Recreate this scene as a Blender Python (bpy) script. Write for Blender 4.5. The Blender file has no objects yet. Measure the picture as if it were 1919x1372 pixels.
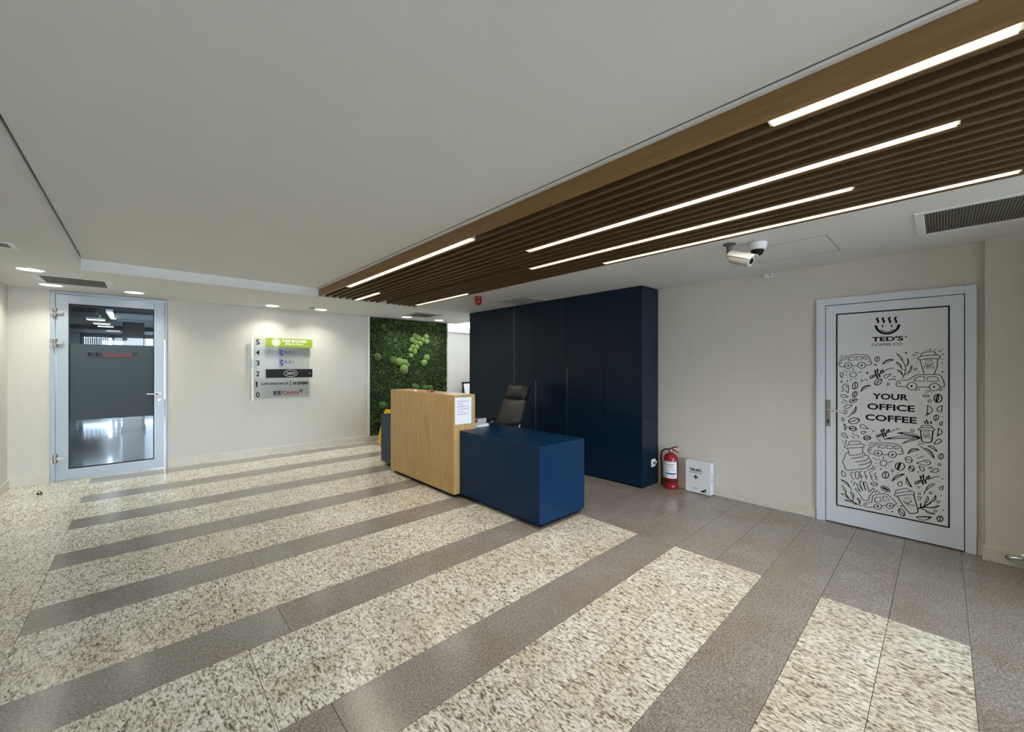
import bpy, bmesh, math, random
from mathutils import Vector, Matrix

# ------------------------------------------------------------------ camera, world, light, exposure
SC = bpy.context.scene
COL = SC.collection
cam_d = bpy.data.cameras.new('camera')
cam = bpy.data.objects.new('camera', cam_d)
COL.objects.link(cam)
cam.location = (0, 0, 1.47)
cam.rotation_euler = (math.radians(90), 0, math.radians(-42.78))
cam_d.sensor_width = 36
cam_d.lens = 746.5 / 1919 * 36
cam_d.clip_start = 0.05
SC.camera = cam

world = bpy.data.worlds.new('daylight'); SC.world = world
world.use_nodes = True
bg = world.node_tree.nodes['Background']
bg.inputs[0].default_value = (0.74, 0.87, 1.0, 1)
bg.inputs[1].default_value = 15.0

DOWNLIGHT_W = 4.3
LED_STRENGTH = 2.2
LED_WM = 3.2
SC.view_settings.view_transform = 'Standard'
SC.view_settings.look = 'None'
SC.view_settings.gamma = 1.0
SC.view_settings.exposure = 0.50
SC.view_settings.use_curve_mapping = False

# ------------------------------------------------------------------ materials
def new_mat(name):
    m = bpy.data.materials.new(name); m.use_nodes = True
    nt = m.node_tree
    return m, nt, nt.nodes['Principled BSDF'], nt.nodes, nt.links

def pm(name, col, rough=0.5, metal=0.0, var=0.06, scale=8.0, bump=0.0, bscale=60.0, spec=0.5, coat=0.0, stretch=(1, 1, 1)):
    """plain painted / plastic / metal surface with slight procedural tone variation"""
    m, nt, b, N, L = new_mat(name)
    tc = N.new('ShaderNodeTexCoord'); mp = N.new('ShaderNodeMapping')
    mp.inputs['Scale'].default_value = stretch
    L.new(tc.outputs['Object'], mp.inputs[0])
    no = N.new('ShaderNodeTexNoise'); no.inputs['Scale'].default_value = scale; no.inputs['Detail'].default_value = 4
    L.new(mp.outputs[0], no.inputs['Vector'])
    cr = N.new('ShaderNodeValToRGB')
    cr.color_ramp.elements[0].position = 0.3; cr.color_ramp.elements[1].position = 0.7
    cr.color_ramp.elements[0].color = tuple(c * (1 - var) for c in col) + (1,)
    cr.color_ramp.elements[1].color = tuple(min(1, c * (1 + var)) for c in col) + (1,)
    L.new(no.outputs[0], cr.inputs[0]); L.new(cr.outputs[0], b.inputs['Base Color'])
    b.inputs['Roughness'].default_value = rough; b.inputs['Metallic'].default_value = metal
    b.inputs['Specular IOR Level'].default_value = spec
    if coat: b.inputs['Coat Weight'].default_value = coat; b.inputs['Coat Roughness'].default_value = 0.08
    if bump:
        n2 = N.new('ShaderNodeTexNoise'); n2.inputs['Scale'].default_value = bscale; n2.inputs['Detail'].default_value = 3
        L.new(mp.outputs[0], n2.inputs['Vector'])
        bp = N.new('ShaderNodeBump'); bp.inputs['Strength'].default_value = bump; bp.inputs['Distance'].default_value = 0.004
        L.new(n2.outputs[0], bp.inputs['Height']); L.new(bp.outputs[0], b.inputs['Normal'])
    return m

def emit(name, col, st):
    m, nt, b, N, L = new_mat(name)
    b.inputs['Base Color'].default_value = (*col, 1)
    b.inputs['Emission Color'].default_value = (*col, 1); b.inputs['Emission Strength'].default_value = st
    return m

def wood(name, dark, light, stretch, rough=0.4, scale=6.0):
    m, nt, b, N, L = new_mat(name)
    tc = N.new('ShaderNodeTexCoord'); mp = N.new('ShaderNodeMapping'); mp.inputs['Scale'].default_value = stretch
    L.new(tc.outputs['Object'], mp.inputs[0])
    n1 = N.new('ShaderNodeTexNoise'); n1.inputs['Scale'].default_value = scale; n1.inputs['Detail'].default_value = 8
    n1.inputs['Roughness'].default_value = 0.62; n1.inputs['Distortion'].default_value = 0.4
    L.new(mp.outputs[0], n1.inputs['Vector'])
    cr = N.new('ShaderNodeValToRGB')
    cr.color_ramp.elements[0].position = 0.32; cr.color_ramp.elements[0].color = (*dark, 1)
    cr.color_ramp.elements[1].position = 0.68; cr.color_ramp.elements[1].color = (*light, 1)
    L.new(n1.outputs[0], cr.inputs[0]); L.new(cr.outputs[0], b.inputs['Base Color'])
    b.inputs['Roughness'].default_value = rough
    bp = N.new('ShaderNodeBump'); bp.inputs['Strength'].default_value = 0.12; bp.inputs['Distance'].default_value = 0.002
    L.new(n1.outputs[0], bp.inputs['Height']); L.new(bp.outputs[0], b.inputs['Normal'])
    return m

def granite(name, stops, scale, stretch, rough, distort, fine):
    m, nt, b, N, L = new_mat(name)
    tc = N.new('ShaderNodeTexCoord'); oi = N.new('ShaderNodeObjectInfo')
    mu = N.new('ShaderNodeVectorMath'); mu.operation = 'SCALE'; mu.inputs['Scale'].default_value = 37.0
    cb = N.new('ShaderNodeCombineXYZ')
    for i in range(3): L.new(oi.outputs['Random'], cb.inputs[i])
    L.new(cb.outputs[0], mu.inputs[0])
    ad = N.new('ShaderNodeVectorMath'); ad.operation = 'ADD'
    mp = N.new('ShaderNodeMapping'); mp.inputs['Scale'].default_value = stretch; mp.inputs['Rotation'].default_value = (0, 0, 0.35)
    L.new(tc.outputs['Object'], ad.inputs[0]); L.new(mu.outputs[0], ad.inputs[1]); L.new(ad.outputs[0], mp.inputs[0])
    n1 = N.new('ShaderNodeTexNoise'); n1.inputs['Scale'].default_value = scale; n1.inputs['Detail'].default_value = 7
    n1.inputs['Roughness'].default_value = 0.6; n1.inputs['Distortion'].default_value = distort
    L.new(mp.outputs[0], n1.inputs['Vector'])
    vo = N.new('ShaderNodeTexVoronoi'); vo.inputs['Scale'].default_value = fine
    L.new(mp.outputs[0], vo.inputs['Vector'])
    sp = N.new('ShaderNodeSeparateColor'); L.new(vo.outputs['Color'], sp.inputs[0])
    mx = N.new('ShaderNodeMath'); mx.operation = 'MULTIPLY_ADD'; mx.inputs[1].default_value = 0.22; mx.inputs[2].default_value = -0.11
    L.new(sp.outputs[0], mx.inputs[0])
    ad2 = N.new('ShaderNodeMath'); ad2.operation = 'ADD'; L.new(n1.outputs[0], ad2.inputs[0]); L.new(mx.outputs[0], ad2.inputs[1])
    cr = N.new('ShaderNodeValToRGB'); e = cr.color_ramp.elements
    e[0].position, e[0].color = stops[0][0], (*stops[0][1], 1)
    e[1].position, e[1].color = stops[-1][0], (*stops[-1][1], 1)
    for p, c in stops[1:-1]:
        q = e.new(p); q.color = (*c, 1)
    L.new(ad2.outputs[0], cr.inputs[0])
    n3 = N.new('ShaderNodeTexNoise'); n3.inputs['Scale'].default_value = 2.2; L.new(ad.outputs[0], n3.inputs['Vector'])
    hs = N.new('ShaderNodeMix'); hs.data_type = 'RGBA'; hs.blend_type = 'MULTIPLY'
    r3 = N.new('ShaderNodeValToRGB'); r3.color_ramp.elements[0].color = (0.86, 0.80, 0.72, 1); r3.color_ramp.elements[1].color = (1, 1, 1, 1)
    r3.color_ramp.elements[0].position = 0.35; r3.color_ramp.elements[1].position = 0.6
    L.new(n3.outputs[0], r3.inputs[0]); hs.inputs[0].default_value = 0.8
    L.new(cr.outputs[0], hs.inputs[6]); L.new(r3.outputs[0], hs.inputs[7])
    L.new(hs.outputs[2], b.inputs['Base Color'])
    b.inputs['Roughness'].default_value = rough
    return m

def glassy(name, tint, gloss=0.06, rough=0.02, refl=1.0):
    m, nt, b, N, L = new_mat(name); N.remove(b)
    t = N.new('ShaderNodeBsdfTransparent'); t.inputs[0].default_value = (*tint, 1)
    g = N.new('ShaderNodeBsdfGlossy'); g.inputs['Roughness'].default_value = rough
    f = N.new('ShaderNodeFresnel'); f.inputs[0].default_value = 1.45
    tc = N.new('ShaderNodeTexCoord'); no = N.new('ShaderNodeTexNoise'); no.inputs['Scale'].default_value = 3
    L.new(tc.outputs['Object'], no.inputs['Vector'])
    ma = N.new('ShaderNodeMath'); ma.operation = 'MULTIPLY_ADD'; ma.inputs[1].default_value = gloss * 0.2
    fs = N.new('ShaderNodeMath'); fs.operation = 'MULTIPLY'; fs.inputs[1].default_value = refl
    L.new(f.outputs[0], fs.inputs[0])
    L.new(no.outputs[0], ma.inputs[0]); L.new(fs.outputs[0], ma.inputs[2])
    mx = N.new('ShaderNodeMixShader'); L.new(ma.outputs[0], mx.inputs[0]); L.new(t.outputs[0], mx.inputs[1]); L.new(g.outputs[0], mx.inputs[2])
    L.new(mx.outputs[0], N['Material Output'].inputs[0])
    return m

M = {}
M['wall'] = pm('wallpaper', (0.62, 0.585, 0.53), 0.75, var=0.015, scale=30, bump=0.25, bscale=140, stretch=(1, 1, 0.15))
M['ceiling'] = pm('ceiling_paint', (0.74, 0.745, 0.73), 0.85, var=0.01, scale=3)
M['trimwhite'] = pm('white_trim', (0.78, 0.79, 0.80), 0.5, var=0.01)
M['plenum'] = pm('plenum_black', (0.012, 0.009, 0.006), 0.9)
M['base'] = pm('skirting_stone', (0.62, 0.58, 0.51), 0.45, var=0.05, scale=14)
M['grout'] = pm('grout', (0.10, 0.085, 0.07), 0.9)
M['granite_light'] = granite('granite_light', [(0.30, (0.13, 0.105, 0.078)), (0.385, (0.33, 0.29, 0.225)), (0.45, (0.53, 0.49, 0.40)), (0.53, (0.71, 0.685, 0.59)), (0.66, (0.88, 0.865, 0.80))], 40, (1.55, 0.60, 1), 0.20, 1.3, 95)
M['granite_dark'] = granite('granite_dark', [(0.30, (0.15, 0.132, 0.117)), (0.5, (0.285, 0.258, 0.235)), (0.70, (0.45, 0.415, 0.386))], 120, (1, 1, 1), 0.20, 0.2, 260)
M['oak'] = wood('oak_veneer', (0.40, 0.245, 0.085), (0.56, 0.37, 0.15), (9, 9, 0.55))
M['slat'] = wood('slat_veneer_shaded', (0.098, 0.056, 0.021), (0.132, 0.078, 0.031), (5, 0.5, 5), 0.55)  # same veneer as the outer slat; shade of the narrow gaps mixed into its colour
M['fascia'] = wood('fascia_veneer', (0.215, 0.115, 0.036), (0.285, 0.158, 0.054), (5, 0.5, 5), 0.5)
M['navy'] = pm('navy_lacquer', (0.0015, 0.022, 0.064), 0.28, var=0.03, scale=2, spec=0.20)
M['navyshaded'] = pm('navy_lacquer_shaded', (0.0022, 0.013, 0.032), 0.32, var=0.03, scale=2, spec=0.28)  # the desk's navy lacquer, darkened to put the cabinets' shade into the colour
M['navygap'] = pm('navy_shadow_gap', (0.006, 0.008, 0.012), 0.8)
M['alu'] = pm('anodised_aluminium', (0.36, 0.40, 0.44), 0.42, 0.3, var=0.02, scale=3)
M['steel'] = pm('brushed_steel', (0.34, 0.33, 0.31), 0.32, 0.9, var=0.04, scale=20)
M['chrome'] = pm('chrome', (0.75, 0.75, 0.76), 0.12, 1.0, var=0.02)
M['doorwhite'] = pm('white_door_lacquer', (0.66, 0.71, 0.79), 0.35, var=0.01)
M['poster'] = pm('poster_vinyl', (0.67, 0.69, 0.71), 0.45, var=0.01)
M['ink'] = pm('black_ink', (0.008, 0.008, 0.012), 0.5, spec=0.12)
M['gasket'] = pm('black_gasket', (0.01, 0.01, 0.012), 0.6, spec=0.12)
M['film'] = pm('frosted_film', (0.060, 0.077, 0.090), 0.6, spec=0.12, var=0.02, scale=2)
M['glass'] = glassy('door_glass', (0.62, 0.66, 0.68))
M['acrylic'] = glassy('clear_acrylic', (0.90, 0.92, 0.93), 0.02, refl=0.10)
M['inkgrey'] = pm('dark_grey_ink', (0.035, 0.04, 0.05), 0.5, spec=0.12)
M['inknavy'] = pm('navy_ink', (0.012, 0.014, 0.035), 0.5, spec=0.12)
M['inkred'] = pm('red_ink', (0.33, 0.03, 0.04), 0.5, spec=0.12)
M['inkblue'] = pm('blue_ink', (0.03, 0.045, 0.27), 0.5, spec=0.12)
M['white'] = pm('white_plastic', (0.80, 0.81, 0.82), 0.4, var=0.01)
M['boxwhite'] = pm('white_enamel', (0.72, 0.74, 0.80), 0.35, var=0.01)
M['paper'] = pm('paper', (0.80, 0.83, 0.90), 0.7, var=0.01)
M['green'] = pm('lime_green_vinyl', (0.27, 0.36, 0.035), 0.4, spec=0.12, var=0.02)
M['black'] = pm('black_plastic', (0.012, 0.012, 0.013), 0.4, spec=0.12)
M['leather'] = pm('black_leather', (0.022, 0.023, 0.023), 0.42, var=0.15, scale=12, bump=0.4, bscale=25)
M['red'] = pm('red_enamel', (0.27, 0.010, 0.014), 0.32, var=0.04)
M['yellow'] = pm('yellow_plastic', (0.75, 0.48, 0.01), 0.4)
M['grille'] = pm('vent_grille', (0.17, 0.165, 0.135), 0.5, var=0.08, scale=10)
M['ventdark'] = pm('vent_inside', (0.085, 0.08, 0.065), 0.9)
M['greypanel'] = pm('grey_ceiling_panel', (0.46, 0.46, 0.45), 0.6, var=0.02)
M['hatchline'] = pm('hatch_joint', (0.18, 0.18, 0.18), 0.9)
M['moss'] = pm('moss_green', (0.034, 0.074, 0.015), 0.9, var=0.55, scale=9, bump=0.8, bscale=50)
M['mosslight'] = pm('moss_light_green', (0.085, 0.145, 0.030), 0.9, var=0.5, scale=5)
M['mossdeep'] = pm('moss_backing', (0.010, 0.022, 0.006), 0.95, var=0.4, scale=14, bump=1.0, bscale=60)
M['mossball'] = pm('ball_moss', (0.16, 0.25, 0.065), 0.9, var=0.25, scale=30, bump=1.0, bscale=70)
M['mossball2'] = pm('ball_moss_dark', (0.075, 0.14, 0.03), 0.9, var=0.3, scale=30, bump=1.0, bscale=70)
M['led'] = emit('led_diffuser', (1.0, 0.80, 0.50), LED_STRENGTH)
M['down'] = emit('downlight_lens', (1.0, 0.98, 0.90), 9.0)
M['offlight'] = emit('office_tube', (1.0, 0.97, 0.92), 6.0)
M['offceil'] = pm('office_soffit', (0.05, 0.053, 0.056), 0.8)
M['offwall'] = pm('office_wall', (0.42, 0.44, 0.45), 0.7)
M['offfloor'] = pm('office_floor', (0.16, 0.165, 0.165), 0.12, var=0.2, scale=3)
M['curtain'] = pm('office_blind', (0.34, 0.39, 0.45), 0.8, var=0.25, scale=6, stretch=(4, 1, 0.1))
M['ceiltile'] = pm('corridor_ceiling', (0.85, 0.85, 0.86), 0.8, var=0.01)
M['greypave'] = pm('grey_paving', (0.18, 0.18, 0.18), 0.9)
M['bracket'] = pm('dark_grey_bracket', (0.10, 0.095, 0.095), 0.5)
M['magenta'] = pm('magenta_card', (0.35, 0.02, 0.06), 0.5)
M['silver'] = pm('silver_plastic', (0.50, 0.50, 0.50), 0.35, 0.2)

# ------------------------------------------------------------------ geometry helpers
def wloc(p):
    v = Vector((0, 0, 0))
    while p is not None:
        v = v + p.location; p = p.parent
    return v

class MB:
    """collects shapes given in world coordinates; build() links them as ONE mesh object"""
    def __init__(s): s.v = []; s.f = []
    def add(s, v, f):
        n = len(s.v); s.v += [tuple(p) for p in v]; s.f += [[i + n for i in q] for q in f]; return s
    def box(s, x0, x1, y0, y1, z0, z1):
        v = [(x, y, z) for x in (x0, x1) for y in (y0, y1) for z in (z0, z1)]
        return s.add(v, [(0, 1, 3, 2), (4, 6, 7, 5), (0, 4, 5, 1), (2, 3, 7, 6), (0, 2, 6, 4), (1, 5, 7, 3)])
    def obox(s, c, h, mat):
        v = [Vector(c) + mat @ Vector((x * h[0], y * h[1], z * h[2])) for x in (-1, 1) for y in (-1, 1) for z in (-1, 1)]
        return s.add(v, [(0, 1, 3, 2), (4, 6, 7, 5), (0, 4, 5, 1), (2, 3, 7, 6), (0, 2, 6, 4), (1, 5, 7, 3)])
    def lathe(s, prof, c, n=24, axis=(0, 0, 1), cap=True):
        q = Vector((0, 0, 1)).rotation_difference(Vector(axis)); c = Vector(c); v = []; f = []
        for r, z in prof:
            for i in range(n):
                a = 2 * math.pi * i / n
                v.append(c + q @ Vector((r * math.cos(a), r * math.sin(a), z)))
        for k in range(len(prof) - 1):
            for i in range(n):
                j = (i + 1) % n
                f.append((k * n + i, k * n + j, (k + 1) * n + j, (k + 1) * n + i))
        if cap:
            f.append(tuple(range(n))[::-1]); f.append(tuple(range((len(prof) - 1) * n, len(prof) * n)))
        return s.add(v, f)
    def tube(s, pts, r, n=10):
        P = [Vector(p) for p in pts]; rs = r if isinstance(r, (list, tuple)) else [r] * len(P); v = []; f = []
        up = Vector((0.13, 0.21, 0.97))
        for k, p in enumerate(P):
            t = (P[min(k + 1, len(P) - 1)] - P[max(k - 1, 0)]).normalized()
            a = t.cross(up).normalized(); b = t.cross(a)
            for i in range(n):
                g = 2 * math.pi * i / n
                v.append(p + (a * math.cos(g) + b * math.sin(g)) * rs[k])
        for k in range(len(P) - 1):
            for i in range(n):
                j = (i + 1) % n
                f.append((k * n + i, k * n + j, (k + 1) * n + j, (k + 1) * n + i))
        f.append(tuple(range(n))[::-1]); f.append(tuple(range((len(P) - 1) * n, len(P) * n)))
        return s.add(v, f)
    def prism(s, poly, fr, d0, d1):
        """poly in plane coords (s,t) extruded from depth d0 to d1 in frame fr"""
        n = len(poly); v = [fr(a, b, d0) for a, b in poly] + [fr(a, b, d1) for a, b in poly]
        f = [tuple(range(n))[::-1], tuple(range(n, 2 * n))] + [(i, (i + 1) % n, n + (i + 1) % n, n + i) for i in range(n)]
        return s.add(v, f)
    def build(s, name, mat, parent=None, bevel=0.0, smooth=False, loc=None, seg=2):
        me = bpy.data.meshes.new(name)
        o = bpy.data.objects.new(name, me); COL.objects.link(o)
        org = wloc(parent) if parent is not None else Vector(loc or (0, 0, 0))
        if parent is not None: o.parent = parent
        else: o.location = org
        me.from_pydata([tuple(Vector(p) - org) for p in s.v], [], s.f)
        bm = bmesh.new(); bm.from_mesh(me)
        bmesh.ops.recalc_face_normals(bm, faces=bm.faces)
        if bevel:
            bmesh.ops.bevel(bm, geom=[e for e in bm.edges if len(e.link_faces) == 2 and e.calc_face_angle(0) > 0.6], offset=bevel, segments=seg, affect='EDGES', profile=0.5, clamp_overlap=True)
        if smooth:
            for fc in bm.faces: fc.smooth = True
            for e in bm.edges:
                if len(e.link_faces) == 2 and e.calc_face_angle(0) > 0.9: e.smooth = False
        bm.to_mesh(me); bm.free()
        me.materials.append(M[mat] if isinstance(mat, str) else mat)
        return o

def B(name, mat, parent, *b, bevel=0.0, **k):
    return MB().box(*b).build(name, mat, parent, bevel, **k)

def tag(o, label=None, cat=None, group=None, kind=None):
    if label: o['label'] = label
    if cat: o['category'] = cat
    if group: o['group'] = group
    if kind: o['kind'] = kind
    return o

def thing(name, loc, label=None, cat=None, group=None, kind=None):
    o = bpy.data.objects.new(name, None); COL.objects.link(o); o.location = loc
    o.empty_display_size = 0.1
    return tag(o, label, cat, group, kind)

def copy_tree(o, parent=None):
    c = o.copy(); COL.objects.link(c); c.parent = parent
    for ch in list(o.children): copy_tree(ch, c)
    return c

def FRAME_R(x, y, z):   # plane facing -X (seen from the room): s runs to the viewer's right (-Y)
    return lambda s, t, d: (x - d, y - s, z + t)
def FRAME_B(x, y, z):   # plane facing -Y: s runs +X
    return lambda s, t, d: (x + s, y - d, z + t)

def text_into(mb, txt, fr, s0, s1, t0, t1, d=0.0015, bold=0.0, shear=0.0, space=1.0):
    """letters filling the rectangle s0..s1, t0..t1 of a plane"""
    cu = bpy.data.curves.new('txt', 'FONT'); cu.body = txt; cu.size = 1.0; cu.offset = bold; cu.shear = shear; cu.space_character = space
    cu.resolution_u = 3
    ob = bpy.data.objects.new('txt', cu); COL.objects.link(ob)
    dg = bpy.context.evaluated_depsgraph_get(); dg.update()
    me = bpy.data.meshes.new_from_object(ob.evaluated_get(dg))
    xs = [v.co.x for v in me.vertices]; ys = [v.co.y for v in me.vertices]
    if xs:
        a, b, c, e = min(xs), max(xs), min(ys), max(ys)
        V = [fr(s0 + (v.co.x - a) / (b - a) * (s1 - s0), t0 + (v.co.y - c) / (e - c) * (t1 - t0), d) for v in me.vertices]
        mb.add(V, [list(p.vertices) for p in me.polygons])
    bpy.data.objects.remove(ob); bpy.data.meshes.remove(me); bpy.data.curves.remove(cu)
    return mb

def spline(P, closed, sub=4):
    n = len(P); out = []
    rng = range(n) if closed else range(n - 1)
    for i in rng:
        g = (lambda k: P[k % n]) if closed else (lambda k: P[max(0, min(n - 1, k))])
        p0, p1, p2, p3 = g(i - 1), g(i), g(i + 1), g(i + 2)
        for j in range(sub):
            t = j / sub
            out.append(tuple(0.5 * ((2 * p1[k]) + (-p0[k] + p2[k]) * t + (2 * p0[k] - 5 * p1[k] + 4 * p2[k] - p3[k]) * t * t + (-p0[k] + 3 * p1[k] - 3 * p2[k] + p3[k]) * t ** 3) for k in (0, 1)))
    if not closed: out.append(P[-1])
    return out

def ribbon(mb, P, fr, w, closed=False, d=0.001):
    n = len(P)
    if n < 2: return mb
    V = []
    for i, p in enumerate(P):
        a = P[(i - 1) % n] if closed else P[max(i - 1, 0)]
        b = P[(i + 1) % n] if closed else P[min(i + 1, n - 1)]
        tx, ty = b[0] - a[0], b[1] - a[1]; l = math.hypot(tx, ty) or 1
        nx, ny = -ty / l * w / 2, tx / l * w / 2
        V += [fr(p[0] + nx, p[1] + ny, d), fr(p[0] - nx, p[1] - ny, d)]
    F = [(2 * i, 2 * i + 1, 2 * ((i + 1) % n) + 1, 2 * ((i + 1) % n)) for i in range(n if closed else n - 1)]
    return mb.add(V, F)

random.seed(7)

def spline_pts(P, sub=5):
    P = [Vector(p) for p in P]; n = len(P); out = []
    for i in range(n - 1):
        p0, p1, p2, p3 = P[max(i - 1, 0)], P[i], P[i + 1], P[min(i + 2, n - 1)]
        for j in range(sub):
            t = j / sub
            out.append(0.5 * ((2 * p1) + (-p0 + p2) * t + (2 * p0 - 5 * p1 + 4 * p2 - p3) * t * t + (-p0 + 3 * p1 - 3 * p2 + p3) * t ** 3))
    out.append(P[-1]); return out

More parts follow.
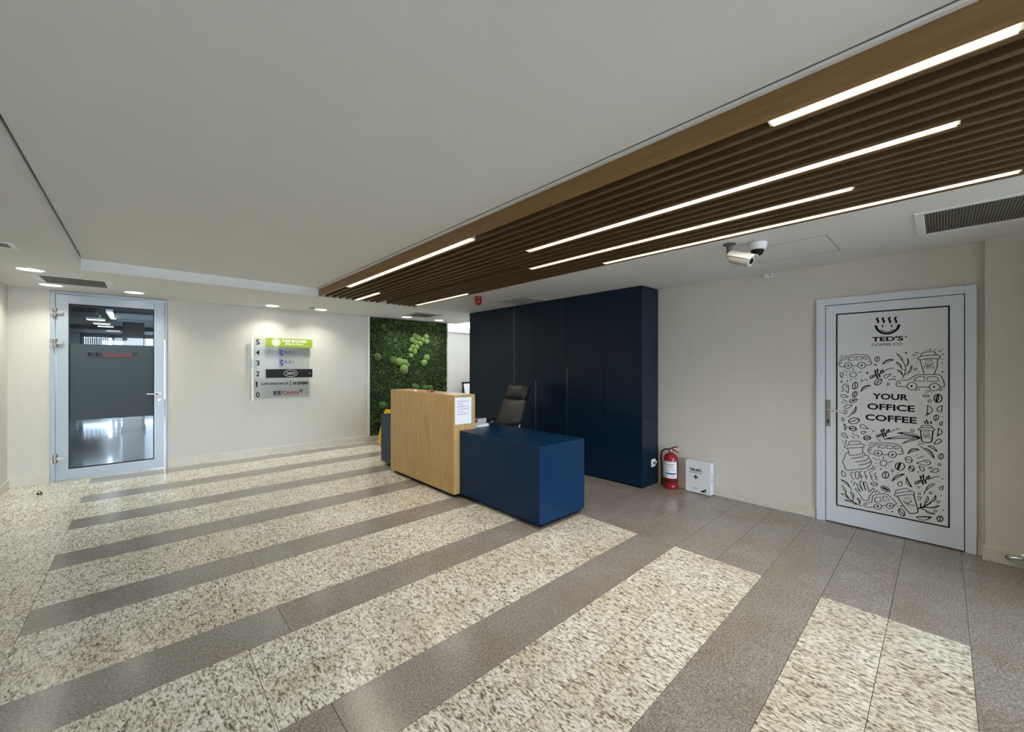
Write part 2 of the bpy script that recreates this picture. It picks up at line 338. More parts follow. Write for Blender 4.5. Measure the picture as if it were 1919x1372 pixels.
# line art of the coffee door in millimetres on the poster: kind, double line width, points
ART = (
    'o8:55,1285 27,1285 16,1303 16,1331 33,1345 58,1354 88,1385 131,1396 184,1396 210,1389 224,1367 238,1329 241,1314 230,1302 202,1302|l8:107,1293 148,129'
    '3|c8:107,1297 102,1280 89,1270 73,1270 60,1280 55,1297 60,1313 73,1323 89,1323 102,1313|c8:202,1298 196,1283 183,1273 166,1273 153,1283 148,1298 153,1'
    '314 166,1324 183,1323 196,1314|f0:89,1297 85,1289 77,1289 72,1297 77,1304 85,1304|f0:183,1298 179,1291 171,1291 167,1298 171,1306 179,1306|l8:78,1346 '
    '91,1368 107,1375 126,1376 126,1345 78,1345|l8:141,1377 169,1377 176,1364 175,1349 136,1347 141,1377|l8:186,1376 201,1375 213,1352 192,1349 185,1360 18'
    '6,1376|l8:224,1339 226,1323|o8:27,1311 30,1323 39,1330|l7:21,1374 49,1390|o7:15,1351 46,1368 61,1376 72,1396|c8:284,1373 291,1365 293,1352 290,1339 28'
    '2,1331 272,1332 265,1340 262,1353 266,1366 274,1373|o8:273,1333 279,1341 278,1352 277,1363 283,1372|f0:275,1304 271,1297 262,1297 258,1304 262,1311 27'
    '1,1311|o8:311,1306 325,1331 343,1345 365,1350 385,1346|o8:311,1306 327,1327 344,1340 366,1347 385,1346|o7:315,1308 348,1328 374,1340|f0:363,1348 385,1'
    '346 364,1345 372,1339|f0:221,1230 217,1222 209,1222 204,1230 209,1238 217,1238|c8:138,1213 134,1200 123,1191 109,1190 97,1199 93,1213 97,1227 109,1235'
    ' 123,1235 134,1227|l7:44,1251 78,1233|l7:115,1275 115,1249|l7:88,1251 93,1244|l7:133,1246 139,1252|l7:148,1226 176,1243|l7:64,1207 76,1207|l7:76,1183 '
    '83,1187|l7:104,1175 98,1154|l7:133,1179 138,1170|l7:147,1197 154,1197|l7:175,1205 181,1205|o8:34,1179 40,1197 45,1215 40,1228 33,1231 26,1227 22,1214 '
    '27,1197 34,1179|c7:41,1147 38,1140 31,1138 26,1142 26,1150 31,1154 38,1153|f0:81,1152 78,1147 71,1147 68,1152 71,1158 78,1158|c7:181,1161 179,1155 173'
    ',1154 168,1157 168,1164 173,1168 179,1167|f0:174,1132 172,1129 169,1129 167,1132 169,1134 172,1134|o6:191,1176 204,1171 221,1176|l6:200,1162 217,1162|'
    'o8:81,1044 83,1078 84,1110 69,1126 55,1124 44,1111 42,1086 60,1065 81,1044|o10:61,1110 69,1107 75,1095|c10:138,1145 146,1135 147,1117 142,1097 132,108'
    '4 120,1082 112,1092 111,1111 116,1130 126,1144|o10:121,1084 129,1098 129,1114 129,1130 137,1144|c10:137,1059 143,1049 142,1034 136,1020 126,1011 117,1'
    '012 111,1022 111,1037 118,1051 128,1060|o10:117,1013 125,1023 127,1036 129,1048 137,1058|f0:47,1060 43,1055 37,1054 33,1059 37,1065 43,1065|o8:167,106'
    '0 178,1090 193,1109 216,1119 237,1119|o8:167,1060 180,1086 196,1104 217,1116 237,1119|o7:171,1063 202,1092 227,1110|f0:214,1116 237,1119 216,1113 225,'
    '1109|o8:82,1010 64,1020 47,1028 33,1024 29,1016 32,1008 45,1001 63,1005 82,1010|c8:143,990 141,977 129,964 112,956 97,956 89,964 92,977 104,990 120,99'
    '8 135,998|o8:90,964 105,967 116,977 127,987 142,989|l20:107,974 128,985|l8:32,963 47,947|l8:43,982 73,965 61,948|c10:306,1172 307,1157 300,1140 287,11'
    '27 272,1123 262,1130 261,1145 268,1163 281,1176 296,1180|o10:263,1131 277,1137 284,1151 292,1165 305,1171|o8:367,1224 349,1220 333,1215 323,1202 322,1'
    '193 328,1188 341,1191 354,1206 367,1224|c7:356,1135 353,1129 347,1127 342,1131 342,1139 347,1143 353,1142|o6:347,1173 363,1171 372,1175|o10:242,1202 2'
    '35,1204 231,1189 236,1179 243,1185 247,1197 252,1214 248,1202 252,1191 260,1197 261,1211 253,1215 258,1213 264,1213 269,1234 267,1254 261,1251 267,122'
    '3 277,1185 281,1187 277,1206 276,1213 281,1230 282,1262 279,1266 278,1251 285,1222 293,1196 297,1198 293,1217 295,1224 300,1235 305,1251 301,1251 300,'
    '1235 306,1226 312,1238 316,1256 314,1261 312,1244 318,1234 325,1246|o8:329,1246 339,1261 358,1270 385,1275|o8:437,1338 450,1307 456,1274 454,1238 445,'
    '1208 437,1186|o8:439,1333 434,1357 425,1376 411,1392 396,1402|o8:439,1333 434,1357 425,1376 411,1392 396,1402|o7:436,1336 418,1368 403,1391|f0:411,139'
    '0 396,1402 411,1390 404,1389|o8:431,1272 429,1294 422,1309 409,1321 396,1326|o8:431,1272 428,1293 421,1308 409,1320 396,1326|o7:429,1275 414,1300 401,'
    '1318|f0:410,1319 396,1326 409,1318 402,1316|o8:437,1214 434,1234 426,1248 413,1257 401,1261|o8:437,1214 433,1233 425,1246 413,1257 401,1261|o7:435,121'
    '6 420,1238 406,1254|f0:414,1255 401,1261 414,1255 407,1253|o8:466,1294 474,1310 476,1325 473,1342 467,1356|o8:466,1294 474,1310 476,1325 473,1342 467,'
    '1356|o7:466,1297 468,1325 467,1347|f0:473,1341 467,1356 473,1341 467,1345|o8:471,1231 484,1244 491,1260 494,1282 493,1302|o8:471,1231 484,1244 491,126'
    '0 494,1282 493,1302|o7:472,1234 483,1266 490,1291|f0:493,1280 493,1302 493,1280 489,1289|o8:431,1272 440,1261 454,1258|o8:456,1289 466,1296|o8:453,121'
    '8 466,1227 471,1231|o8:437,1214 444,1206|f0:467,1403 463,1397 456,1397 452,1403 456,1410 463,1409|l8:510,1408 536,1398|l8:492,1385 520,1382|l8:501,135'
    '8 511,1359|l8:599,1438 599,1416|l8:570,1423 573,1418|l8:622,1419 630,1426|l8:648,1406 662,1420|l8:664,1386 678,1388|l8:667,1348 674,1348|l8:661,1318 6'
    '70,1313|l8:517,1318 526,1318|c7:523,1264 520,1257 513,1255 507,1260 507,1268 513,1273 520,1272|f0:542,1241 540,1238 536,1238 533,1241 536,1244 540,124'
    '4|f0:675,1244 672,1239 666,1239 663,1244 666,1249 672,1249|f0:672,1427 671,1424 667,1424 666,1427 667,1430 671,1430|o8:547,1375 555,1400 587,1408 621,'
    '1409 633,1391 636,1386|c8:531,1346 531,1361 545,1371 597,1380 640,1382 654,1371 655,1352 643,1352 592,1353 545,1346|l8:542,1345 555,1275 567,1223|l8:6'
    '42,1349 639,1282 622,1224|o8:571,1319 574,1309 582,1300 593,1296 604,1300 613,1309 615,1319|o4:582,1311 593,1306 604,1311|o5:576,1350 574,1341 577,133'
    '2 576,1326|o5:587,1350 585,1341 589,1332 587,1326|o5:599,1350 597,1340 600,1332 599,1326|o5:610,1350 608,1340 611,1332 610,1326|f0:587,1320 586,1317 5'
    '84,1317 584,1320 584,1323 586,1323|f0:603,1321 602,1318 600,1318 599,1321 600,1324 602,1324|o8:463,1116 419,1116 402,1119 399,1137 408,1160 424,1169 4'
    '56,1171 474,1174 494,1193 517,1215 540,1220 572,1221 621,1222 650,1220 667,1197 676,1164 680,1143 675,1125 657,1123|l8:522,1115 594,1118|c8:523,1124 5'
    '17,1105 503,1093 485,1092 471,1103 465,1122 471,1141 485,1153 503,1154 517,1142|c8:656,1121 650,1103 635,1092 617,1091 601,1101 596,1119 601,1137 617,'
    '1148 635,1149 650,1138|f0:500,1123 496,1115 488,1115 484,1123 488,1130 496,1131|f0:630,1121 626,1114 619,1113 615,1121 619,1128 626,1128|f0:427,1146 4'
    '24,1140 418,1140 415,1146 418,1152 424,1152|l8:504,1170 522,1197 540,1205 568,1205 565,1166 504,1168|l8:586,1198 593,1204 628,1205 645,1191 650,1168 5'
    '80,1164 586,1198|l8:510,1085 522,1089 531,1104|l8:536,1090 540,1101|l8:652,1088 661,1095 665,1111|l10:674,1104 678,1106|o7:375,1198 387,1203 398,1199|'
    'o8:348,1173 368,1174 383,1185 390,1172 398,1166|c7:356,1136 353,1130 348,1128 343,1132 343,1139 348,1143 353,1142|l8:571,1081 586,1072|l8:583,1094 607'
    ',1077|o8:597,1046 584,1050 572,1053 562,1050 560,1044 562,1039 572,1036 584,1041 597,1046|c10:666,1030 662,1010 651,997 637,996 626,1008 622,1028 626,'
    '1048 637,1061 651,1062 662,1050|o14:645,1061 636,1029 637,996|o10:645,1061 649,1033 637,996|c7:607,1003 603,995 595,992 589,998 589,1007 595,1013 603,'
    '1012|o8:110,936 89,934 69,932 57,919 56,908 62,901 77,902 94,918 110,936|f0:77,917 75,914 72,913 70,917 72,920 75,920|o8:99,849 117,862 128,880 135,90'
    '5 136,927|o8:99,849 119,860 131,878 137,903 136,927|o7:101,853 119,887 131,915|f0:133,903 136,927 135,901 130,913|o8:72,825 89,831 99,847|c8:71,867 69'
    ',857 62,851 53,850 46,855 43,865 46,875 53,881 62,882 69,877|l6:47,866 61,872|o8:37,815 36,802 36,789 42,784 48,786 53,792 53,801 46,808 37,815|o8:57,'
    '698 68,718 69,734 61,750 49,760|o8:57,698 58,715 57,730 53,747 49,760|o7:57,701 55,730 50,751|f0:61,748 49,760 53,745 51,749|o8:79,629 69,651 59,671 4'
    '5,674 37,667 35,656 42,640 60,634 79,629|f0:54,656 53,652 49,652 47,655 49,658 53,659|c10:159,804 153,787 136,772 113,765 93,769 84,783 90,800 108,815'
    ' 131,821 150,817|o10:86,783 106,783 122,793 138,804 157,803|c12:138,718 131,707 117,702 102,705 91,714 88,726 94,736 108,741 123,739 135,730|o12:89,72'
    '6 101,719 113,722 125,724 136,718|o8:219,730 203,747 187,762 171,763 164,755 165,744 177,732 197,730 219,730|o8:208,703 194,705 181,705 172,696 170,68'
    '8 174,682 184,681 196,691 208,703|c12:234,652 230,641 218,632 204,630 192,636 188,646 192,657 204,666 218,668 230,662|o12:189,646 200,644 211,649 221,'
    '654 233,652|o8:105,682 128,666 148,662 154,639|o8:101,651 115,645 127,632|f0:258,713 255,708 249,707 247,712 249,718 255,718|f0:240,687 239,684 236,68'
    '4 234,686 236,689 239,690|f0:41,903 39,900 36,900 34,903 36,906 39,906|o10:39,592 46,600|o8:46,573 61,579 64,599 71,610|o10:284,682 277,683 274,670 27'
    '8,661 285,667 289,679 293,694 290,683 294,673 301,679 302,692 295,695 299,694 306,695 310,714 307,732 302,729 308,704 318,670 322,672 318,689 317,696 '
    '322,711 322,740 319,744 318,730 325,704 333,681 337,683 333,700 335,707 340,718 344,733 341,732 340,718 345,710 352,722 355,739 353,743 351,727 358,71'
    '9 364,730|o8:370,725 382,738 405,751 419,755|l6:275,645 301,642|l6:283,630 300,633|l7:223,600 251,618|o7:216,578 249,598 264,610 275,622|o8:82,574 87,'
    '594 115,606 151,612 165,603 170,589|c8:56,535 62,556 89,569 170,589 188,585 190,568 177,560 105,543|l8:77,534 91,474|l8:180,558 183,514|o8:91,474 132,'
    '483 167,497 183,512|o8:81,503 62,478 51,437 41,405 54,371 67,334 115,345 167,362 199,374 226,398 238,427 240,440 230,443|o8:183,514 199,502 196,491 15'
    '7,466 102,445|o8:199,492 221,491 221,472 202,448 170,432 130,420|o8:221,468 233,458 232,441 208,418 153,396|f0:181,461 179,458 176,458 174,460 176,463'
    ' 179,464|f0:202,428 200,425 197,425 196,427 197,430 200,431|f0:215,400 213,397 210,396 208,399 210,402 213,403|f0:47,506 45,502 41,501 39,505 41,509 4'
    '5,509|f0:31,477 29,473 25,473 23,476 25,480 29,481|o8:213,363 233,372 249,392 253,411|o8:244,366 258,377 267,395|o8:258,512 233,510 219,527 219,547 23'
    '0,564 258,583 283,607 307,617 355,623 396,621 419,610 437,575 441,551 434,540 405,533|l8:309,516 351,521|c8:309,528 305,513 292,501 277,499 264,506 25'
    '9,520 264,536 277,547 292,550 305,543|c8:400,531 395,514 383,502 367,500 355,508 350,523 355,539 367,551 383,553 395,546|f0:291,524 287,515 279,514 27'
    '4,521 279,530 287,532|f0:384,527 380,518 372,517 367,524 372,533 380,534|l8:281,578 295,594 310,601 330,603 327,573 281,576|l8:342,603 370,604 377,590'
    ' 376,577 340,574 342,603|l8:387,603 403,604 416,584 393,576 386,587 387,603|o8:229,532 233,545 243,555|l8:429,572 431,560|c8:340,445 336,430 325,419 3'
    '12,417 301,424 297,438 301,453 312,464 325,466 336,459|l7:248,479 281,462|l7:317,501 318,476|l7:289,478 295,469|l7:336,471 340,477|l7:349,453 378,469|'
    'l7:264,433 278,434|l7:278,407 286,413|l7:303,400 300,378|l7:334,407 339,400|l7:349,427 355,423|o8:585,969 608,947 613,927 601,904 580,886|o8:585,969 5'
    '86,948 585,927 583,904 580,886|o7:585,965 586,927 581,899|f0:600,907 580,886 583,907 581,901|o8:580,886 576,878|o8:668,973 653,961 640,949 639,931 645'
    ',921 654,918 664,927 666,949 668,973|f0:655,938 654,935 651,934 649,937 651,941 654,941|c8:639,893 645,885 647,872 644,857 636,848 628,846 622,854 620'
    ',868 624,882 631,892|o8:628,848 634,858 634,870 633,881 639,892|f0:671,880 669,876 666,876 664,879 666,884 669,884|o8:669,841 660,834 653,827 652,816 '
    '655,810 660,809 666,814 668,827 669,841|o8:646,787 663,770 666,754 657,737 641,724|o8:646,787 647,771 646,755 643,738 641,724|o7:646,784 646,755 642,7'
    '33|f0:656,739 641,724 644,739 642,735|l8:642,728 638,717|o8:619,652 637,658 654,664 662,680 662,691 656,698 643,694 631,674 619,652|f0:651,679 650,676'
    ' 647,676 645,679 647,682 650,682|c7:507,750 503,741 495,737 489,743 489,752 495,759 503,758|o14:566,832 572,822 573,812|o14:583,849 579,836 588,824 58'
    '5,811|o14:602,838 606,828 604,816|c8:533,761 541,773 579,783 617,783 625,770 617,762 579,762 538,757|o8:547,775 553,794 579,800 605,801 615,783|o12:54'
    '5,756 550,691 556,664 579,659 605,667 611,695 616,760|o7:561,729 563,721 570,715 579,713 588,717 595,725 597,733|o4:570,724 579,721 588,726|o4:565,755'
    ' 564,747 566,740 565,735|o4:574,756 573,748 575,741 574,736|o4:583,757 582,749 584,743 583,737|o4:592,758 591,750 593,744 592,738|f0:574,732 573,729 5'
    '72,729 571,731 572,734 573,734|f0:587,734 586,731 585,731 584,733 585,736 586,736|o8:544,695 512,718 478,728 437,726 403,715|o8:544,695 510,706 476,71'
    '3 436,716 403,715|o7:537,696 475,707 425,712|f0:441,724 403,715 440,715 429,712|o8:541,692 486,698 431,692 368,673 317,651|o8:541,692 487,685 431,676 '
    '368,663 317,651|o7:530,690 431,674 352,658|f0:375,674 317,651 375,664 359,659|o8:521,675 498,674 476,665 453,647 435,628|o8:521,675 498,673 476,664 45'
    '3,647 435,628|o7:517,673 478,653 448,635|f0:455,648 435,628 456,647 451,637|o12:521,675 541,691 547,696|l8:533,659 550,647 566,643|l8:530,641 545,631|'
    'o8:470,551 483,581 499,597 521,600 539,593|o8:470,551 485,575 501,588 522,594 539,593|o7:474,553 504,575 529,587|f0:519,597 539,593 520,592 527,586|l8'
    ':468,545 470,556|o8:561,610 584,601 601,584 615,558 624,532|o8:561,610 586,605 604,589 617,561 624,532|o7:565,606 594,572 614,544|f0:613,560 624,532 6'
    '15,563 613,546|o8:542,620 553,615 561,610|o8:586,631 605,635 620,629 632,612 639,593|o8:586,631 601,624 614,615 629,603 639,593|o7:589,629 614,614 631'
    ',599|f0:630,613 639,593 627,604 630,600|c8:669,580 675,571 675,557 670,544 662,536 653,536 648,545 648,559 653,572 661,581|o8:654,537 660,546 661,558 '
    '662,570 669,579|c8:494,486 485,475 473,473 461,480 455,495 456,511 465,522 478,524 489,517 496,502|o8:457,510 465,499 475,498 486,498 493,487|l8:517,5'
    '40 524,544|l8:526,520 563,545|o8:520,478 549,473 577,470 597,483 602,497 596,509 576,513 549,497 520,478|l8:567,499 588,495|o8:37,325 35,301 35,279 44'
    ',269 54,272 61,281 63,298 51,311 37,325|f0:52,289 51,286 47,285 45,288 47,292 51,292|o8:119,315 109,326 101,315 102,286 112,264 127,267|c8:156,305 155'
    ',284 150,270 143,267 135,276 130,295 130,316 135,331 143,334 151,324|l8:178,348 161,338 173,273|l8:162,298 183,300|l8:213,352 193,345 207,279|l8:197,3'
    '01 216,304|l8:247,352 227,348 244,277 254,281|l8:233,308 249,315|l8:272,347 260,342 274,284 284,285|l8:266,310 280,315|o8:92,178 83,205 68,223 46,234 '
    '25,238|o8:92,178 81,202 66,219 45,232 25,238|o7:89,181 60,209 36,229|f0:48,232 25,238 46,229 38,227|o8:89,188 97,177 104,151|o8:102,223 104,235 112,24'
    '3|o8:122,202 123,226 133,240|o8:218,93 202,83 183,89 165,123 145,154 130,172 135,179 151,174 167,159 151,189 141,217 148,225 161,208 183,167 170,206 1'
    '62,243 167,254 178,250 189,215 202,173 193,215 188,244 196,254 207,240 218,196 224,168 238,188 251,207 258,205 255,183 233,145 225,122 223,98 215,90|c'
    '8:280,247 275,237 263,231 250,230 239,236 236,246 241,256 253,262 267,263 277,257|o8:237,246 248,243 258,246 269,250 279,247|c10:357,206 348,197 332,1'
    '97 316,205 305,219 304,232 313,241 329,241 345,233 356,219|l24:313,229 349,211|l8:264,169 280,197|l8:287,174 295,186|o8:188,46 196,58 221,71 240,80 24'
    '4,102 249,136 264,152 295,166 325,175 343,173 367,152 393,122 399,107 390,93 380,88|o8:188,46 193,30 208,27 233,33 258,43|l8:307,67 337,75|c8:307,59 3'
    '02,44 290,32 275,28 262,34 258,47 262,62 275,74 290,78 302,72|c8:382,85 377,70 366,59 353,56 341,61 337,73 341,88 353,99 366,103 377,97|f0:290,56 286,'
    '47 277,45 273,51 277,61 286,63|f0:367,81 364,73 357,72 353,78 357,85 364,87|f0:212,50 210,44 204,42 201,47 204,53 210,54|l8:261,89 264,123 275,134 295'
    ',141 306,104 261,88|l8:313,149 334,157 359,128 319,111 313,149|o8:64,114 66,139 60,159 48,176 34,185|o8:64,114 66,139 60,159 48,176 34,185|o7:63,117 5'
    '0,150 38,174|f0:48,173 34,185 48,173 39,172|o8:79,76 71,94 59,104 42,108 27,107|o8:79,76 71,95 59,105 43,109 27,107|o7:76,78 54,93 35,103|f0:43,107 27'
    ',107 44,108 37,102|o8:115,83 121,106 118,122 107,135 94,140|o8:115,83 119,105 116,121 106,133 94,140|o7:114,86 106,113 97,131|f0:107,132 94,140 106,13'
    '1 98,130|o8:141,32 122,47 100,55 73,57 51,54|o8:141,32 122,49 100,57 74,59 51,54|o7:137,33 97,44 64,51|f0:76,56 51,54 76,57 67,50|o8:161,43 165,64 162'
    ',79 153,92 141,98|o8:161,43 163,62 160,78 151,90 141,98|o7:160,46 152,71 144,89|f0:153,89 141,98 152,88 145,88|o10:64,114 86,78 112,56 148,38 178,26|o'
    '8:115,83 114,59|o8:79,76 87,76|c10:339,370 349,361 352,345 348,327 337,314 324,312 315,321 311,337 316,355 327,368|o10:325,313 333,327 332,341 331,355'
    ' 339,369|c7:383,389 380,382 374,379 369,382 369,390 374,395 380,395|f0:376,359 375,356 372,356 370,358 372,361 375,362|f0:342,32 340,28 337,27 335,30 '
    '337,34 340,35|f0:380,35 378,29 372,27 370,32 372,38 378,39|c10:450,438 445,418 430,403 412,400 398,409 392,427 398,447 412,462 430,465 445,456|o16:424'
    ',464 411,433 409,403|o10:424,464 422,430 409,403|c10:500,408 491,404 481,408 476,420 477,435 483,447 493,451 502,446 507,435 506,420|o10:484,446 485,4'
    '33 492,427 498,422 500,409|o8:534,457 541,438 548,421 559,418 565,424 568,434 563,448 549,453 534,457|c7:610,455 607,447 601,444 595,448 595,456 601,4'
    '62 607,461|o8:601,420 619,422 636,425 646,438 647,448 642,455 630,454 616,438 601,420|c7:661,490 658,482 651,479 646,483 646,492 651,498 658,497|f0:53'
    '7,407 534,401 529,400 526,405 529,411 534,412|c7:383,389 381,382 374,379 369,383 369,390 374,395 381,395|f0:413,376 411,373 408,372 406,375 408,379 41'
    '1,380|f0:377,359 375,355 372,355 370,358 372,361 375,362|o8:372,295 385,331 404,355 430,369 453,373|o8:372,295 389,324 408,346 432,363 453,373|o7:376,'
    '299 412,337 441,362|f0:428,366 453,373 430,360 439,359|o8:463,348 459,316 464,294 479,278 496,270|o8:463,348 466,324 474,304 485,284 496,270|o7:464,34'
    '4 478,308 491,282|f0:478,281 496,270 484,286 490,284|l8:464,356 463,346|o8:432,308 420,297 409,287 410,273 416,266 424,265 433,273 433,290 432,308|o10'
    ':523,323 516,324 513,310 517,300 524,307 529,319 533,335 529,324 533,314 541,320 542,334 534,337 539,335 545,336 549,357 547,376 542,373 548,346 558,3'
    '11 562,313 558,331 557,338 562,355 562,385 559,389 558,374 565,347 574,323 578,325 573,343 575,350 580,362 584,377 581,377 580,362 586,353 592,366 596'
    ',384 593,388 592,372 598,363 605,374|o8:609,367 622,383 655,394|l7:518,285 544,283|l7:527,271 542,274|o8:576,262 583,291 596,311 614,324 631,329|o8:57'
    '6,262 584,290 596,310 614,324 631,329|o7:579,265 603,297 623,319|f0:613,321 631,329 613,321 621,317|o8:576,262 568,252 568,229|f0:673,380 671,376 667,'
    '375 665,379 667,383 671,384|f0:657,350 655,346 652,346 650,349 652,352 655,353|o8:672,320 662,313 654,305 653,293 656,287 662,285 669,290 671,305 672,'
    '320|c7:610,249 607,242 601,239 596,242 596,249 601,255 607,255|f0:628,267 626,264 623,263 622,266 623,269 626,270|f0:665,240 663,235 659,234 657,238 6'
    '59,242 663,243|c7:545,228 543,221 537,218 532,221 532,228 537,233 543,233|o8:396,201 398,221 431,240 463,252 482,241 486,233|c8:388,181 393,193 434,21'
    '4 494,235 507,224 507,211 482,207 434,187 395,173|o10:406,173 443,101 478,52 500,52 528,68 527,101 504,208|o7:443,146 447,137 455,130 467,129 479,136 '
    '488,147 491,158|o4:455,142 467,139 479,147|o4:449,180 447,170 451,162 449,155|o4:461,183 459,173 463,165 461,158|o4:473,186 471,176 474,168 473,161|o4'
    ':485,189 483,178 486,171 485,164|f0:461,152 460,149 458,149 457,151 458,155 460,155|f0:477,157 476,154 475,153 474,156 475,159 476,160|o8:524,197 532,'
    '195 536,207|l8:527,175 543,172 544,193 552,203|o8:570,156 583,169 589,185 589,204 585,221|o8:570,156 583,169 589,185 589,204 585,221|o7:571,159 579,18'
    '8 583,211|f0:588,202 585,221 588,202 582,209|o8:606,176 621,185 629,199 632,219 631,238|o8:606,176 621,185 630,199 633,219 631,238|o7:607,179 620,206 '
    '627,229|f0:631,218 631,238 632,218 627,227|o8:596,125 611,126 626,133 642,146 653,159|o8:596,125 612,125 626,131 642,145 653,159|o7:598,127 625,141 64'
    '5,154|f0:640,145 653,159 640,144 643,153|o8:571,97 584,83 598,77 615,78 630,84|o8:571,97 584,85 598,80 616,80 630,84|o7:574,96 600,89 621,86|f0:614,79'
    ' 630,84 614,81 619,86|o8:544,114 547,124 548,134 546,144 544,151|o8:544,114 546,124 547,133 546,144 544,151|o7:544,116 544,133 544,146|f0:546,143 544,'
    '151 546,142 544,145|o14:528,97 544,110 571,132 599,163 606,176|o10:568,133 570,156|o12:544,112 571,121 596,125|o12:541,107 556,106 571,97|c7:654,187 6'
    '51,180 644,176 639,180 639,188 644,194 651,194|c7:637,107 635,99 628,96 623,99 623,107 628,113 635,113|f0:677,125 675,120 670,118 668,122 670,128 675,'
    '129|f0:661,95 659,91 656,90 654,93 656,97 659,98|o8:519,28 542,12 565,13 590,30 609,53|o8:519,28 542,37 565,44 590,50 609,53|o7:524,29 565,38 596,49|f'
    '0:587,30 609,53 587,49 593,48|c10:663,72 670,63 671,49 666,35 657,27 647,27 641,36 639,50 644,64 653,72|o10:648,28 655,38 655,49 656,61 663,70|c10:447'
    ',17 436,13 425,19 416,35 413,53 418,67 428,72 440,65 449,50 451,31|o10:418,66 423,50 432,42 441,34 446,19|f0:438,96 434,89 427,87 423,93 427,100 434,1'
    '02|f0:412,87 410,82 407,81 405,85 407,89 410,90|f0:418,115 416,112 414,112 412,114 414,117 416,117|f0:380,35 378,29 372,28 370,32 372,38 378,40|o26:26'
    '7,1651 279,1615 305,1585 342,1574 379,1585 407,1614 417,1649|o10:299,1610 322,1594 342,1589 365,1595 382,1610|o20:285,1717 275,1706 284,1690 282,1670|'
    'o20:322,1717 312,1703 321,1687 319,1667|o20:362,1717 352,1700 361,1683 359,1664|o20:400,1717 390,1696 399,1680 397,1661|f0:318,1642 316,1633 313,1630 '
    '309,1634 307,1643 309,1652 313,1655 316,1651|f0:376,1639 374,1631 371,1627 367,1631 366,1640 367,1649 371,1652 374,1648|c7:462,1540 461,1537 457,1536 '
    '455,1538 455,1542 457,1544 461,1543'
)

# ------------------------------------------------------------------ the room
CE, UP, XR, YB, XL, YF = 2.435, 2.545, 4.78, 7.63, -1.20, -6.0
DK0, DK1, PIT, FL, FE = 0.527, 0.857, 0.957, -0.50, 3.18

floor = MB().box(XL - .1, XR + .12, YF, YB + .1, -0.10, -0.006).build('floor', 'grout', None)
tag(floor, kind='structure')
_tm = {}
def tile(x0, x1, y0, y1, mat):
    g = 0.0011
    x0 += g; x1 -= g; y0 += g; y1 -= g
    sx, sy = round(x1 - x0, 3), round(y1 - y0, 3)
    if sx < 0.02 or sy < 0.02: return
    key = (sx, sy, mat)
    if key not in _tm:
        o = MB().box(0, sx, 0, sy, -0.03, 0).build('tile', mat, floor, bevel=0.0008, seg=1)
        _tm[key] = o.data
    else:
        o = bpy.data.objects.new('tile', _tm[key]); COL.objects.link(o); o.parent = floor
    o.location = (x0, y0, 0)
def row(y0, y1, xs, mat):
    for a, b in zip(xs[:-1], xs[1:]): tile(a, b, y0, y1, mat)
YT = DK0 - 3 * PIT
B('pavement', 'greypave', floor, -40, 40, -45, YF - .08, -0.20, -0.03)
rows = []
for k in range(-3, 8):
    a, b = DK0 + k * PIT, DK1 + k * PIT
    c = a + PIT; m = (b + c) / 2
    rows.append((a, b, 'd'))
    rows.append((b, m, 'l')); rows.append((m, c, 'l'))
for a, b, t in rows:
    b = min(b, YB - 0.001)
    if a >= YB - 0.02: continue
    if t == 'd': row(a, b, [FL, 0.60, 2.385, FE], 'granite_dark')
    else: row(a, b, [FL, 0.40, 1.355, 2.31, FE], 'granite_light')
    row(a, b, [FE, 4.36, XR + 0.10], 'granite_dark')
y = YT
while y < YB - 0.02:
    tile(XL, FL, y, min(y + PIT / 2, YB - 0.001), 'granite_light'); y += PIT / 2
B('floor_slab', 'granite_dark', floor, XL, XR, YF, YT, -0.03, 0.0)
B('corridor_slab', 'granite_light', floor, XR + 0.10, 9.2, 5.9, 9.4, -0.03, 0.0)

# walls
wb = MB()
wb.box(XL - .12, -0.862, YB, YB + .12, 0, 2.62)
wb.box(-0.862, 0.252, YB, YB + .12, 2.424, 2.62)
wb.box(0.252, 5.03, YB, YB + .12, 0, 2.62)
wall_back = tag(wb.build('wall_back', 'wall', None), kind='structure')
tag(B('trim_1', 'trimwhite', None, 5.03, 5.071, YB - .012, YB + .132, 0, CE), kind='structure')
tag(B('trim_2', 'trimwhite', None, 3.212, 3.247, YB - .03, YB, 0.105, CE), kind='structure')
wr = MB()
wr.box(XR, XR + .12, 0.826, 5.86, 0, 2.62)
wr.box(XR, XR + .12, -0.22, 0.826, 2.107, 2.62)
wr.box(XR, XR + .12, -0.22, -0.182, 0, 2.107)
wr.box(4.70, XR + .12, YF, -0.22, 0, 2.62)
tag(wr.build('wall_right', 'wall', None), kind='structure')
tag(B('wall_left', 'wall', None, XL - .12, XL, YF, YB, 0, 2.62), kind='structure')
# glazed entrance front behind the photographer
wf = thing('window_1', (1.75, YF, 0), kind='structure')
for x in (XL, 0.0, 1.17, 2.34, 3.5, 4.66):
    B('mullion', 'alu', wf, x, x + .06, YF - .05, YF + .05, 0, 2.62)
B('transom', 'alu', wf, XL, XR, YF - .045, YF + .045, 2.10, 2.16)
B('sill_rail', 'alu', wf, XL, XR, YF - .045, YF + .045, 0.0, 0.10)

tag(B('wall_daylight_blocker', 'wall', None, 3.95, 4.70, -0.85, -0.75, 0, CE - .002), kind='structure')  # unseen wall, added to keep daylight off the right wall and coffee door

